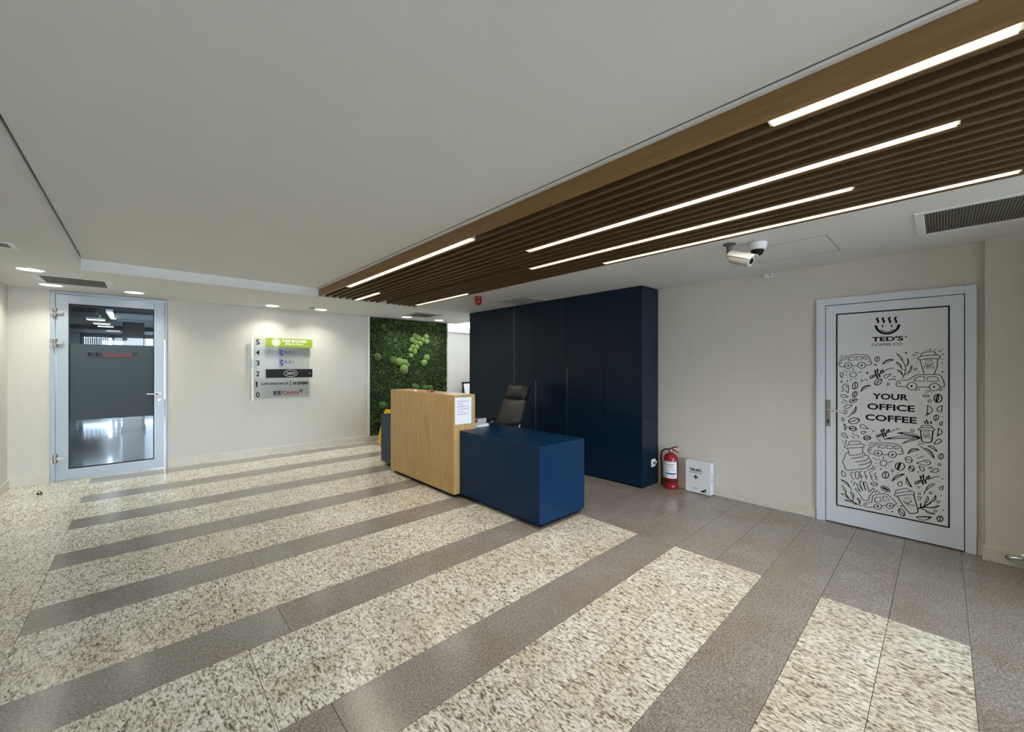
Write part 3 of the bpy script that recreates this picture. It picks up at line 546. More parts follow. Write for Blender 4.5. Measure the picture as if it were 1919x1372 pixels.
# ceiling
ce = thing('ceiling', (0, 0, CE), kind='structure')
B('border_panel', 'ceiling', ce, XL, -0.46, YF, YB, CE, 2.64)
B('border_panel', 'ceiling', ce, -0.46, 5.30, 5.874, YB, CE, 2.64)
B('border_panel', 'ceiling', ce, 3.262, XR, YF, 5.874, CE, 2.64)
B('raised_panel', 'ceiling', ce, -0.447, 1.757, YF, 5.862, UP, 2.64)
B('shadow_gap', 'plenum', ce, -0.46, -0.447, YF, 5.874, 2.60, 2.64)
B('plenum_deck', 'plenum', ce, 1.757, 3.262, YF, 5.874, 2.625, 2.64)
B('edge_trim', 'trimwhite', ce, 1.756, 1.7795, YF, 5.862, 2.530, UP - .003)
B('edge_gap', 'hatchline', ce, 1.751, 1.757, YF, 5.862, UP - .001, UP + .004)
# access hatch joints
for q in ((3.69, 4.264, .578, .583), (3.69, 4.264, 1.15, 1.155), (3.69, 3.695, .578, 1.155), (4.259, 4.264, .578, 1.155)):
    B('hatch_joint', 'hatchline', ce, *q, CE - .0008, CE + .01)

# skirting
bb = MB().box(XL, -0.866, YB - .016, YB, 0, .105).box(0.256, 5.03, YB - .016, YB, 0, .105)
tag(bb.build('baseboard_back', 'base', None, bevel=.003), kind='structure')
bl = MB().box(XL, XL + .016, YF, YB - .016, 0, .105)
tag(bl.build('baseboard_left', 'base', None, bevel=.003), kind='structure')
br = MB().box(XR - .016, XR, 0.830, 2.434, 0, .108).box(XR - .016, XR, -0.22, -0.186, 0, .108).box(4.672, 4.70, YF, -0.206, 0, .108)
tag(br.build('baseboard_right', 'base', None, bevel=.003), kind='structure')

# corridor beyond the green wall
wc = MB().box(4.6, 9.3, 9.3, 9.42, 0, 2.41).box(9.2, 9.32, 5.9, 9.3, 0, 2.9).box(XR + .12, 9.3, 5.74, 5.86, 0, 2.9).box(4.95, 5.02, 7.76, 9.3, 0, 2.9)
tag(wc.build('wall_corridor', 'wall', None), kind='structure')
tag(MB().box(5.02, 9.2, 9.24, 9.42, 2.41, 2.54).build('trim_3', 'trimwhite', None), kind='structure')
tag(B('ceiling_corridor', 'ceiltile', None, 5.30, 9.3, 5.74, 10.4, 2.90, 2.95), kind='structure')
for i, (x, yy) in enumerate(((6.3, 7.2), (8.0, 8.4))):
    t = thing('ceiling_light', (x, yy, 2.90), ('square white ceiling light in the corridor, nearer one', 'square white ceiling light in the corridor, farther one')[i], 'ceiling light', 'corridor ceiling lights')
    B('frame', 'white', t, x - .31, x + .31, yy - .31, yy + .31, 2.875, 2.90)
    B('diffuser', 'offlight', t, x - .29, x + .29, yy - .29, yy + .29, 2.868, 2.8749)

# ------------------------------------------------------------------ office behind the glass door
of = thing('wall_office', (0, 12, 0), kind='structure')
OC, OY = 2.50, 18.0
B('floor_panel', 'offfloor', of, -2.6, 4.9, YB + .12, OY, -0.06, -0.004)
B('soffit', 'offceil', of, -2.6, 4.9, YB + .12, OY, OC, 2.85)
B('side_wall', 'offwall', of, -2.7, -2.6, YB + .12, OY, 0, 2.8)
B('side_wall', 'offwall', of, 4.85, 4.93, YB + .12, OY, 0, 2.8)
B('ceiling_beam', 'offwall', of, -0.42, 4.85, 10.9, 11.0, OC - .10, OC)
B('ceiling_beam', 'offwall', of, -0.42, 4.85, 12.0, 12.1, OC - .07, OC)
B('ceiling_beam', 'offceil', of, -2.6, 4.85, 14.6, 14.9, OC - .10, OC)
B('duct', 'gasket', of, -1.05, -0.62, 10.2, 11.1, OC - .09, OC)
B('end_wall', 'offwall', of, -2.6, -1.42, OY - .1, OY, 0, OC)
wo = thing('window_2', (1, OY, 0), kind='structure')
B('sill_wall', 'offwall', wo, -1.42, 4.85, OY - .1, OY, 0, 0.35)
for i in range(10):
    x = -1.42 + i * 0.69
    B('mullion', 'offceil', wo, x, x + .06, OY - .12, OY - .02, .35, OC)
B('head_rail', 'offceil', wo, -1.42, 4.85, OY - .12, OY - .02, OC - .14, OC)
for i, (x0, x1) in enumerate(((-1.36, -0.80), (-0.70, -0.25), (-0.10, 0.30))):
    m = MB()
    n = 12
    for k in range(n):
        a = x0 + (x1 - x0) * k / n
        m.box(a, a + (x1 - x0) / n * .9, OY - .20 + .02 * (k % 2), OY - .19 + .02 * (k % 2), .4, OC - .15)
    tag(m.build('window_blind', 'curtain', None), 'pale blue vertical blind seen through the glass door, ' + ('leftmost', 'middle one', 'rightmost')[i], 'blind', 'office window blinds')
for i, (x, yy) in enumerate(((-.763, 11.31), (-.742, 12.28), (-.712, 13.36), (-.692, 14.2), (-.664, 15.06), (-.624, 15.7))):
    t = thing('office_light', (x, yy, OC), ('nearest', 'second nearest', 'third nearest', 'third farthest', 'second farthest', 'farthest')[i] + ' flat white ceiling light in the row behind the glass door', 'ceiling light', 'office ceiling lights')
    B('housing', 'white', t, x - .14, x + .14, yy - .10, yy + .10, OC - .045, OC - .001)
    B('diffuser', 'offlight', t, x - .13, x + .13, yy - .09, yy + .09, OC - .051, OC - .0451)
t = thing('tube_light', (-0.46, 11.0, OC), 'bright slanted tube light hanging behind the upper door glass', 'ceiling light')
B('housing', 'white', t, -0.50, -0.41, 10.3, 11.75, OC - .045, OC - .002); B('diffuser', 'offlight', t, -0.495, -0.415, 10.32, 11.73, OC - .052, OC - .0451)
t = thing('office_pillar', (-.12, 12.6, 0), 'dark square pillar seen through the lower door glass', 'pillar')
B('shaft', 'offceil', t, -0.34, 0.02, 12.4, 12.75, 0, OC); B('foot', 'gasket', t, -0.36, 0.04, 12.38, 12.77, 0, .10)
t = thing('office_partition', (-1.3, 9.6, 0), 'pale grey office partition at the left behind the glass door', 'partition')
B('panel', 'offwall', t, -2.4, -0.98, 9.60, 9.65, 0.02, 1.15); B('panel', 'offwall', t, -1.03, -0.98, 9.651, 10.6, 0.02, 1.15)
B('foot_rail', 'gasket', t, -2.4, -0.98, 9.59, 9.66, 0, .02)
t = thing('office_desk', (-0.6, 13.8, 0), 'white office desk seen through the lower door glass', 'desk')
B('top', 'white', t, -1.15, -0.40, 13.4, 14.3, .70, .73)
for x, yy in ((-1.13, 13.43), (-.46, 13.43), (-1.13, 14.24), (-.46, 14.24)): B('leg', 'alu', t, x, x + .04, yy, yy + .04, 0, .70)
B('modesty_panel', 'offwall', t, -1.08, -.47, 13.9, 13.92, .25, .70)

# ------------------------------------------------------------------ glass door
YD = 7.612
d1 = thing('door_1', (-0.305, YD, 0), kind='structure')
MB().box(-0.860, -0.818, YD, YB + .09, 0, 2.420).box(0.229, 0.250, YD, YB + .09, 0, 2.420).box(-0.818, 0.229, YD, YB + .09, 2.390, 2.420).build('door_frame', 'alu', d1, bevel=.002)
MB().box(-0.818, 0.229, YD + .02, YB + .02, 0.0, .006).build('threshold', 'steel', d1)
lf = MB().box(-0.813, -0.705, YD + .004, YD + .056, .012, 2.384).box(0.112, 0.224, YD + .004, YD + .056, .012, 2.384).box(-0.705, 0.112, YD + .004, YD + .056, 2.272, 2.384).box(-0.705, 0.112, YD + .004, YD + .056, .012, .145).build('leaf_frame', 'alu', d1, bevel=.0015)
MB().box(-0.705, -0.696, YD + .008, YD + .05, .145, 2.272).box(0.103, 0.112, YD + .008, YD + .05, .145, 2.272).box(-0.696, 0.103, YD + .008, YD + .05, 2.263, 2.272).box(-0.696, 0.103, YD + .008, YD + .05, .145, .154).build('gasket', 'gasket', lf)
gl = B('glass_pane', 'glass', d1, -0.696, 0.103, YD + .026, YD + .032, .154, 2.263)
fm = B('frosted_film', 'film', gl, -0.696, 0.103, YD + .0245, YD + .0258, .765, 1.757)
FB = FRAME_B(0, YD + .0245, 0)
text_into(MB(), 'EE', FB, -0.537, -0.405, 1.600, 1.646, bold=.02).build('lettering_navy', 'inknavy', gl)
text_into(MB(), 'Centre', FB, -0.398, -0.125, 1.598, 1.646, bold=.012).build('lettering_red', 'inkred', gl)
mk = MB(); ribbon(mk, spline([(-.105, 1.655), (-.105, 1.62), (-.09, 1.61), (-.07, 1.625), (-.07, 1.655)], False), FB, .014); ribbon(mk, [(-.095, 1.655), (-.08, 1.64)], FB, .012)
text_into(mk, 'European Examinations', FB, -0.545, -0.125, 1.568, 1.588, bold=.01).build('lettering_small', 'inkgrey', gl)
for z in (2.146, 1.761, .300):
    h = MB().lathe([(.018, -.055), (.021, -.052), (.021, -.018), (.016, -.016), (.016, .016), (.021, .018), (.021, .052), (.018, .055)], (-0.817, YD - .022, z), 14).box(-0.862, -0.815, YD - .006, YD + .001, z + .016, z + .055).box(-0.862, -0.815, YD - .006, YD + .001, z - .055, z - .016).box(-0.817, -0.745, YD - .030, YD + .004, z - .018, z + .018)
    h.build('hinge', 'steel', d1, bevel=.0015)
hd = MB().lathe([(.024, 0), (.026, .002), (.026, .008), (.022, .010)], (0.165, YD + .004, 1.072), 18, (0, -1, 0)).build('rosette', 'steel', d1)
MB().tube([(0.165, YD + .002, 1.072), (0.165, YD - .045, 1.072), (0.155, YD - .055, 1.072), (0.10, YD - .057, 1.075), (0.035, YD - .055, 1.080)], .009, 10).build('handle', 'chrome', d1, smooth=True)
MB().lathe([(.020, 0), (.020, .008), (.017, .010)], (0.168, YD + .004, 0.985), 16, (0, -1, 0)).box(.164, .172, YD - .008, YD, .972, .998).build('lock_cylinder', 'steel', d1)

# ------------------------------------------------------------------ coffee door
XD = 4.752
d2 = thing('door_2', (XR, 0.32, 0), kind='structure')
MB().box(XD, XR + .07, 0.757, 0.825, 0, 2.106).box(XD, XR + .07, -0.181, -0.121, 0, 2.106).box(XD, XR + .07, -0.121, 0.757, 2.043, 2.106).build('door_frame', 'doorwhite', d2, bevel=.002)
B('rebate', 'gasket', d2, XD + .030, XR + .07, -0.121, 0.757, 0, 2.043)
lf = B('leaf', 'doorwhite', d2, XD + .004, XD + .029, -0.116, 0.752, .010, 2.037, bevel=.0015)
MB().box(XD - .001, XD + .006, -0.040, 0.674, 1.946, 1.957).box(XD - .001, XD + .006, -0.040, 0.674, .168, .178).box(XD - .001, XD + .006, .6645, .674, .168, 1.957).box(XD - .001, XD + .006, -.040, -.0305, .168, 1.957).build('panel_border', 'gasket', d2)
po = B('poster', 'poster', d2, XD + .0005, XD + .0045, -0.0305, 0.6645, .178, 1.946)
FR = FRAME_R(XD + .0005, .669, .178)
def draw_art(fr):
    mb = MB()
    for item in ART.split('|'):
        h, p = item.split(':'); kind, w = h[0], int(h[1:]) / 1500
        P = [tuple(int(q) / 1000 for q in a.split(',')) for a in p.split(' ')]
        if kind == 'f': mb.add([fr(a, b, .0007) for a, b in P], [list(range(len(P)))])
        elif kind == 'l': ribbon(mb, P, fr, w, d=.0007)
        elif kind == 'o': ribbon(mb, spline(P, False), fr, w, d=.0007)
        else: ribbon(mb, spline(P, True), fr, w, True, d=.0007)
    return mb
draw_art(FR).build('doodle_print', 'ink', po)
tx = MB()
for s, a, b, c, e, bd in (("TED'S", .243, .443, 1.508, 1.550, .035), ('COFFEE CO', .241, .434, 1.468, 1.491, .008), ('YOUR', .247, .473, .998, 1.052, .03), ('OFFICE', .212, .511, .905, .960, .03), ('COFFEE', .199, .523, .807, .863, .03),
                          ("TED'S", .560, .626, 1.278, 1.292, .03), ("TED'S", .553, .605, .698, .709, .03), ("TED'S", .449, .510, .116, .128, .03), ('COFFEE CO', .562, .624, 1.266, 1.2715, .01), ('COFFEE CO', .555, .603, .689, .693, .01), ('COFFEE CO', .451, .508, .106, .1105, .01)):
    text_into(tx, s, FR, a, b, c, e, d=.0008, bold=bd)
tx.build('lettering', 'ink', po)
MB().box(XD - .004, XD + .005, .716, .752, .902, 1.151).build('handle_plate', 'steel', d2, bevel=.003)
MB().tube([(XD - .002, .734, 1.062), (XD - .045, .734, 1.062), (XD - .052, .726, 1.061), (XD - .054, .68, 1.056), (XD - .052, .605, 1.048)], .0095, 10).build('handle', 'chrome', d2, smooth=True)
MB().box(XD - .006, XD - .003, .729, .739, .93, .965).build('keyhole', 'ink', d2)

# ------------------------------------------------------------------ slatted timber ceiling feature
sc = thing('slat_ceiling', (2.5, 2.0, CE), 'long brown timber slat field hung in the ceiling recess', 'slat ceiling')
SP = 0.0903
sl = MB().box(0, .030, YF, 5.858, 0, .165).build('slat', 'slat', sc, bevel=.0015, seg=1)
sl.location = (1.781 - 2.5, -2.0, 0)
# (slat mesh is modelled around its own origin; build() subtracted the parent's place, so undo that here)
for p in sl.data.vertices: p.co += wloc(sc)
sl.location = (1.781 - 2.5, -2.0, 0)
fa = MB().box(1.781, 1.811, YF, 5.858, CE, CE + .165).build('slat', 'fascia', sc, bevel=.0015, seg=1)
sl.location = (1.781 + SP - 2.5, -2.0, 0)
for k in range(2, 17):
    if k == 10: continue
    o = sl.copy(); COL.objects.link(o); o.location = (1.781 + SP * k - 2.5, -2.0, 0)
x = 1.781 + SP * 10
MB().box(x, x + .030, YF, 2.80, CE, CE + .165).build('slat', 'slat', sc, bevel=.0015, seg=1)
for yy in (5.0, 2.6, 0.4, -1.8):
    B('cross_rail', 'plenum', sc, 1.785, 3.255, yy, yy + .04, CE + .166, CE + .188)

def led(x0, x1, y0, y1, label, power=1.0):
    t = thing('linear_light', ((x0 + x1) / 2, (y0 + y1) / 2, CE + .03), label, 'linear light', 'linear lights between the slats')
    B('housing', 'white', t, x0 + .002, x1 - .002, y0, y1, CE + .008, CE + .075)
    B('diffuser', 'led', t, x0 + .003, x1 - .003, y0 + .01, y1 - .01, CE + .003, CE + .0079)
    ld = bpy.data.lights.new('linear_lamp', 'AREA'); ld.shape = 'RECTANGLE'; ld.size = x1 - x0 - .012; ld.size_y = y1 - y0 - .03
    ld.energy = LED_WM * power * (y1 - y0); ld.color = (1.0, 0.93, 0.80); ld.spread = math.radians(130)
    lo = bpy.data.objects.new('lamp', ld); COL.objects.link(lo); lo.parent = t; lo.location = (0, 0, -.0285)
g = lambda k: (1.781 + SP * (k - 1) + .030, 1.781 + SP * k)     # gap after slat k
led(*g(1), 2.435, 4.95, 'bright linear light beside the outer slat at its far end', 1.3)
led(*g(1), -0.16, 0.474, 'warm linear light beside the outer slat near the upper right corner')
led(*g(6), 5.10, 5.85, 'short linear light at the far end of the slats above the directory wall')
led(*g(16), 4.346, 5.703, 'linear light at the far end of the slats above the green wall')
led(*g(7), -0.049, 2.388, 'long linear light in the middle of the slat field')
led(*g(12), 0.328, 2.801, 'linear light between the middle light and the one along the right edge', 0.6)
led(*g(16), -0.27, 2.184, 'long linear light along the slat edge above the security cameras', 0.45)
t = thing('cable_clip', (3.235, -0.30, CE), 'small white clip at the right end of the slat lights', 'clip')
MB().box(3.20, 3.25, -0.315, -0.290, CE - .035, CE).build('clip_body', 'white', t, bevel=.004)
MB().tube([(3.225, -0.30, CE - .03), (3.225, -0.30, CE - .05), (3.215, -0.30, CE - .06)], .006, 8).build('hook', 'white', t)

# ------------------------------------------------------------------ downlights
DL = [(-0.828, 6.19, 'round downlight nearest the left wall, in front of the air grille'), (-0.805, 7.20, 'round downlight between the air grille and the glass door hinges'), (-0.086, 7.19, 'round downlight above the right half of the glass door'),
      (1.512, 7.27, 'round downlight above the left edge of the tenant directory'), (2.227, 7.20, 'round downlight just right of the ceiling detector'), (3.805, 7.16, 'round downlight above the left half of the moss wall'), (4.565, 7.19, 'round downlight above the right edge of the moss wall')]
for x, yy, lab in DL:
    t = thing('downlight', (x, yy, CE), lab, 'downlight', 'round ceiling downlights')
    MB().lathe([(.098, 0), (.108, 0), (.108, -.005), (.098, -.008), (.090, -.004), (.090, 0)], (x, yy, CE), 28, cap=False).build('rim', 'white', t, smooth=True)
    MB().lathe([(.089, 0), (.089, -.0035)], (x, yy, CE), 28).build('lens', 'down', t)
    ld = bpy.data.lights.new('downlight_lamp', 'AREA'); ld.shape = 'DISK'; ld.size = .16; ld.energy = DOWNLIGHT_W
    ld.color = (0.97, 1.0, 0.88); ld.spread = math.radians(125)
    lo = bpy.data.objects.new('lamp', ld); COL.objects.link(lo); lo.parent = t; lo.location = (0, 0, -.012)

# ------------------------------------------------------------------ ceiling fittings
def grille(name, x0, x1, y0, y1, label, along='y', n=22, fw=.03, group='ceiling air grilles', frame='white', slat='grille', side=None):
    t = thing(name, ((x0 + x1) / 2, (y0 + y1) / 2, CE), label, 'air vent', group)
    f = MB()
    fx, fy = (fw, fw) if side is None else side
    f.box(x0, x0 + fx, y0, y1, CE - .008, CE).box(x1 - fx, x1, y0, y1, CE - .008, CE).box(x0 + fx, x1 - fx, y0, y0 + fy, CE - .008, CE).box(x0 + fx, x1 - fx, y1 - fy, y1, CE - .008, CE)
    f.build('frame', frame, t, bevel=.002, seg=1)
    B('backing', 'ventdark', t, x0 + fx, x1 - fx, y0 + fy, y1 - fy, CE - .001, CE + .002)
    for i in range(n):
        if along == 'y':
            a = x0 + fx + (x1 - x0 - 2 * fx) * (i + .25) / n; w = (x1 - x0 - 2 * fx) / n * .5
            if i == 0: m = MB().box(a, a + w, y0 + fy, y1 - fy, CE - .006, CE - .0012).build('louvre', slat, t); st = (x1 - x0 - 2 * fx) / n
            else:
                o = m.copy(); COL.objects.link(o); o.location = (st * i, 0, 0)
        else:
            a = y0 + fy + (y1 - y0 - 2 * fy) * (i + .25) / n; w = (y1 - y0 - 2 * fy) / n * .5
            if i == 0: m = MB().box(x0 + fx, x1 - fx, a, a + w, CE - .006, CE - .0012).build('louvre', slat, t); st = (y1 - y0 - 2 * fy) / n
            else:
                o = m.copy(); COL.objects.link(o); o.location = (0, st * i, 0)
    return t
grille('air_grille', -0.87, -0.27, 6.45, 7.01, 'large dark louvred air grille above the glass door', 'x', 20, side=(.055, .012))
grille('air_grille', 3.585, 4.21, -0.70, 0.125, 'large dark louvred air grille above the coffee door at right', 'x', 54, side=(.035, .045))
grille('air_grille', -1.16, -0.755, 4.95, 5.17, 'small white framed air grille at the far left of the ceiling', 'x', 6, fw=.03)
grille('air_grille', 3.60, 4.16, 6.40, 6.97, 'square ceiling diffuser in front of the moss wall', 'x', 14, fw=.07, frame='greypanel')
t = thing('ceiling_panel', (4.12, 4.24, CE), 'flat grey square ceiling panel in front of the blue cabinets', 'ceiling panel')
MB().box(3.90, 4.345, 3.95, 4.53, CE - .006, CE).build('plate', 'greypanel', t, bevel=.002)
MB().box(3.92, 4.325, 3.97, 4.51, CE - .008, CE - .0061).build('inset', 'greypanel', t)

t = thing('alarm_sounder', (3.42, 4.39, CE), 'red fire alarm sounder on the ceiling beside the grey panel', 'fire alarm')
MB().lathe([(.050, 0), (.052, -.012), (.050, -.035), (.043, -.040)], (3.42, 4.39, CE), 20).build('base', 'red', t, smooth=True)
MB().lathe([(.041, -.038), (.050, -.046), (.050, -.075), (.043, -.100), (.028, -.114), (.010, -.118)], (3.42, 4.39, CE), 20).build('horn', 'red', t, smooth=True)
t = thing('ceiling_detector', (1.976, 6.86, CE), 'small white box detector on the ceiling between two downlights', 'detector')
MB().box(1.93, 2.02, 6.82, 6.90, CE - .02, CE).build('base', 'white', t, bevel=.006)
MB().lathe([(.036, -.02), (.034, -.05), (.026, -.062)], (1.976, 6.86, CE), 16).build('sensor_head', 'greypanel', t, smooth=True)
t = thing('motion_sensor', (4.755, 1.217, CE), 'small white motion sensor where wall meets ceiling below the cameras', 'sensor')
MB().box(4.735, 4.779, 1.18, 1.265, CE - .045, CE - .002).build('case', 'white', t, bevel=.008)
MB().box(4.731, 4.736, 1.195, 1.215, CE - .036, CE - .014).build('lens', 'greypanel', t)

# bullet camera
bx, by = 3.397, 1.143
t = thing('bullet_camera', (bx, by, CE), 'white bullet security camera on a dark ceiling bracket', 'security camera')
MB().lathe([(.040, 0), (.046, -.004), (.046, -.010), (.030, -.016), (.021, -.020), (.021, -.085), (.018, -.09)], (bx, by, CE), 20).build('bracket', 'bracket', t, smooth=True)
MB().lathe([(.015, -.014), (.018, 0), (.018, .016)], (bx, by, CE - .10), 14, (.5, -.3, .2)).build('joint', 'steel', t, smooth=True)
fw_ = Vector((-0.11, -0.91, -0.37)).normalized()
c0 = Vector((bx + .012, by - .012, CE - .110))
MB().lathe([(.022, -.012), (.040, .0), (.044, .03), (.047, .13), (.048, .150), (.043, .155)], c0, 22, fw_).build('body', 'silver', t, smooth=True)
fc = MB().lathe([(.043, .150), (.043, .1565)], c0, 22, fw_).build('face', 'greypanel', t)
MB().lathe([(.022, .156), (.022, .160), (.015, .1605)], c0, 18, fw_).build('lens', 'black', fc)
rt = fw_.cross(Vector((0, 0, 1))).normalized(); up_ = rt.cross(fw_)
v = []; f = []
for i in range(13):
    a = math.radians(-80 + 160 * i / 12)
    for r, z in ((.056, -.015), (.056, .176), (.053, .176), (.053, -.015)):
        zz = z if z < 0 else z + .018 * math.cos(a) - .012
        v.append(c0 + rt * math.sin(a) * r + up_ * math.cos(a) * r + fw_ * zz)
for i in range(12):
    for k in range(4): f.append((4 * i + k, 4 * i + (k + 1) % 4, 4 * i + 4 + (k + 1) % 4, 4 * i + 4 + k))
f += [(0, 1, 2, 3), (48, 49, 50, 51)]
MB().add(v, f).build('sun_shield', 'white', t, smooth=True)
# dome camera
t = thing('dome_camera', (3.53, 0.985, CE), 'white dome security camera with dark lens beside the bullet camera', 'security camera')
MB().lathe([(.062, 0), (.067, -.004), (.066, -.028), (.060, -.048), (.050, -.057)], (3.53, .985, CE), 28).build('housing', 'white', t, smooth=True)
MB().lathe([(.046, -.053), (.043, -.075), (.034, -.092), (.018, -.102), (.004, -.104)], (3.53, .985, CE), 24).build('dome', 'black', t, smooth=True)

# ------------------------------------------------------------------ navy cabinets
CX, CB0 = 4.365, 0.02
def cabinet(y0, y1, seams, hz, label, endpanel=False, grips=()):
    t = thing('tall_cabinet', ((CX + XR) / 2, (y0 + y1) / 2, 0), label, 'cabinet', 'tall navy cabinets')
    B('body', 'navygap', t, CX + .020, XR - .018, y0 + (.022 if endpanel else .001), y1 - (.022 if y1 > 5.8 else .001), .02, CE - .004)
    B('plinth', 'navygap', t, CX + .045, XR - .018, y0 + .03, y1 - .03, 0, .02)
    if y1 > 5.8: B('end_panel', 'navyshaded', t, CX, XR - .018, y1 - .021, y1, .012, CE - .003, bevel=.001)
    if endpanel:
        e = B('end_panel', 'navyshaded', t, CX, XR - .018, y0, y0 + .021, .012, .842, bevel=.001)
        B('end_panel', 'navyshaded', t, CX, XR - .018, y0, y0 + .021, .846, CE - .003, bevel=.001)
        y0 += .0235
    if y1 > 5.8: y1 -= .0235
    ys = [y1] + list(seams) + [y0]
    for i, (a, b) in enumerate(zip(ys[:-1], ys[1:])):
        z = hz[i]
        B('upper_door', 'navyshaded', t, CX, CX + .0185, b + .0018, a - .0018, z + .002, CE - .006, bevel=.001)
        if z > .05: B('lower_door', 'navyshaded', t, CX, CX + .0185, b + .0018, a - .0018, .022, z - .002, bevel=.001)
    for yy, z0, z1 in grips:
        MB().box(CX - .003, CX + .004, yy - .003, yy + .003, z0, z1).build('edge_profile', 'steel', t)
    return t
cabinet(4.675, 5.856, [5.262], [.835, .835], 'far navy cabinet at the passage end with two narrow doors')
cabinet(3.588, 4.671, [4.187], [.02, .845], 'middle navy cabinet behind the black office chair', grips=((4.668, 1.0, CE - .02), (4.187, .03, 1.26)))
cabinet(2.435, 3.584, [2.976], [.852, .852], 'near navy cabinet with the socket on its end panel', True, grips=((3.582, .03, 1.45),))
t = thing('wall_socket', (4.632, 2.434, .273), 'white double socket on the cabinet end panel beside the extinguisher', 'socket')
MB().box(4.585, 4.680, 2.424, 2.4345, .225, .318).build('plate', 'white', t, bevel=.003)
MB().lathe([(.022, 0), (.022, .003), (.017, .003), (.016, -.004)], (4.632, 2.424, .271), 18, (0, -1, 0)).build('outlet', 'greypanel', t)
MB().box(4.640, 4.648, 2.4195, 2.4215, .258, .285).box(4.652, 4.660, 2.4195, 2.4215, .262, .282).build('contacts', 'ink', t)
MB().box(4.676, 4.690, 2.410, 2.424, .262, .29).build('switch_cover', 'white', t, bevel=.003)

# ------------------------------------------------------------------ reception desk
dk = thing('reception_desk', (2.9, 4.1, 0), 'navy reception desk with a raised oak counter box in the middle', 'reception desk')
ZB, ZT = .045, .745
B('worktop', 'navy', dk, 2.597, 3.25, 2.443, 3.668, ZT - .030, ZT, bevel=.0015)
B('worktop', 'navy', dk, 2.815, 3.25, 3.6685, 5.20, ZT - .030, ZT, bevel=.0015)
B('worktop', 'navy', dk, 2.63, 3.25, 5.2005, 5.751, ZT - .030, ZT, bevel=.0015)
B('front_panel', 'navy', dk, 2.597, 2.625, 2.443, 3.668, ZB, ZT - .0305, bevel=.001)
B('front_panel', 'navy', dk, 2.63, 2.658, 5.2005, 5.751, ZB, ZT - .0305, bevel=.001)
B('end_panel', 'navy', dk, 2.6255, 3.25, 2.443, 2.471, ZB, ZT - .0305, bevel=.001)
B('end_panel', 'navy', dk, 2.6585, 3.25, 5.723, 5.751, ZB, ZT - .0305, bevel=.001)
B('back_panel', 'navy', dk, 2.79, 2.812, 3.71, 5.16, ZB, ZT - .0305)
B('drawer_unit', 'navy', dk, 2.83, 3.22, 2.50, 2.95, ZB, ZT - .031)
oc = B('counter_front', 'oak', dk, 2.518, 2.543, 3.669, 5.200, ZB, 1.145, bevel=.0015)
B('counter_top', 'oak', dk, 2.5432, 2.812, 3.669, 5.200, 1.117, 1.145, bevel=.001)
MB().prism([(2.5432, ZB), (2.624, ZB), (2.624, ZT + .001), (2.812, ZT + .001), (2.812, 1.1165), (2.5432, 1.1165)], lambda s, t_, d: (s, d, t_), 3.669, 3.694).build('counter_side', 'oak', dk)
MB().prism([(2.5432, ZB), (2.626, ZB), (2.626, ZT + .001), (2.812, ZT + .001), (2.812, 1.1165), (2.5432, 1.1165)], lambda s, t_, d: (s, d, t_), 5.175, 5.200).build('counter_side', 'oak', dk)
B('counter_back', 'oak', dk, 2.790, 2.812, 3.6945, 5.1745, ZT + .001, 1.1165)
MB().box(2.66, 3.21, 2.485, 3.64, 0, ZB).box(2.56, 2.80, 3.72, 5.15, 0, ZB).box(2.70, 3.21, 5.23, 5.71, 0, ZB).build('plinth', 'gasket', dk)
# notice on the counter side
t = thing('paper_notice', (2.646, 3.668, .82), 'white paper notice taped to the oak counter side', 'notice')
FN = FRAME_B(2.536, 3.6685, .818)
MB().prism([(0, 0), (.222, -.002), (.224, .296), (-.002, .300)], FN, 0, .0012).build('sheet', 'paper', t)
tx = MB()
for i, (s, w) in enumerate((('PLEASE HOLD', .155), ('YOUR', .065), ('BACKPACK IN', .158), ('YOUR HAND', .145), ('IN THE', .075), ('BUILDING!', .122))):
    text_into(tx, s, FN, .028, .028 + w, .247 - .0285 * i, .261 - .0285 * i, d=.0018)
tx.build('lettering', 'inkblue', t)
# small things on the counter and desk
t = thing('tissue', (2.60, 4.66, 1.145), 'crumpled white tissue on top of the oak counter', 'tissue')
m = MB(); 
vv = []; ff = []
for i in range(7):
    for j in range(7):
        vv.append((2.575 + .008 * i, 4.63 + .009 * j, 1.1455 + .022 * max(0, 1 - ((i - 3) ** 2 + (j - 3) ** 2) / 12) * (0.5 + random.random())))
for i in range(6):
    for j in range(6): ff.append((i * 7 + j, i * 7 + j + 1, i * 7 + j + 8, i * 7 + j + 7))
m.add(vv, ff).build('sheet', 'white', t)
t = thing('card_box', (2.63, 4.33, 1.145), 'tiny magenta and white card box on top of the oak counter', 'box')
MB().box(2.61, 2.65, 4.28, 4.38, 1.145, 1.172).build('box_body', 'magenta', t, bevel=.002)
MB().box(2.6085, 2.6099, 4.31, 4.35, 1.152, 1.168).build('label_patch', 'white', t)
t = thing('paper_stack', (2.96, 3.80, ZT), 'small stack of white papers on the navy worktop beside the counter', 'papers')
for i, (dx, dy, a) in enumerate(((0, 0, 0), (.012, -.01, .12), (-.008, .008, -.06), (.004, -.004, .2))):
    MB().obox((2.955 + dx, 3.80 + dy, ZT + .004 + .007 * i), (.105, .075, .0033), Matrix.Rotation(a, 3, 'Z')).build('sheet_pile', 'paper', t)
t = thing('label_printer', (3.10, 3.98, ZT), 'small silver desktop printer with a dark lid on the navy worktop', 'printer')
MB().box(3.02, 3.16, 3.88, 4.03, ZT + .001, ZT + .075).build('case', 'silver', t, bevel=.012)
MB().box(3.00, 3.16, 4.031, 4.10, ZT + .001, ZT + .085).build('cover', 'black', t, bevel=.01)
MB().box(3.00, 3.15, 4.101, 4.16, ZT + .001, ZT + .075).build('tray', 'silver', t, bevel=.008)
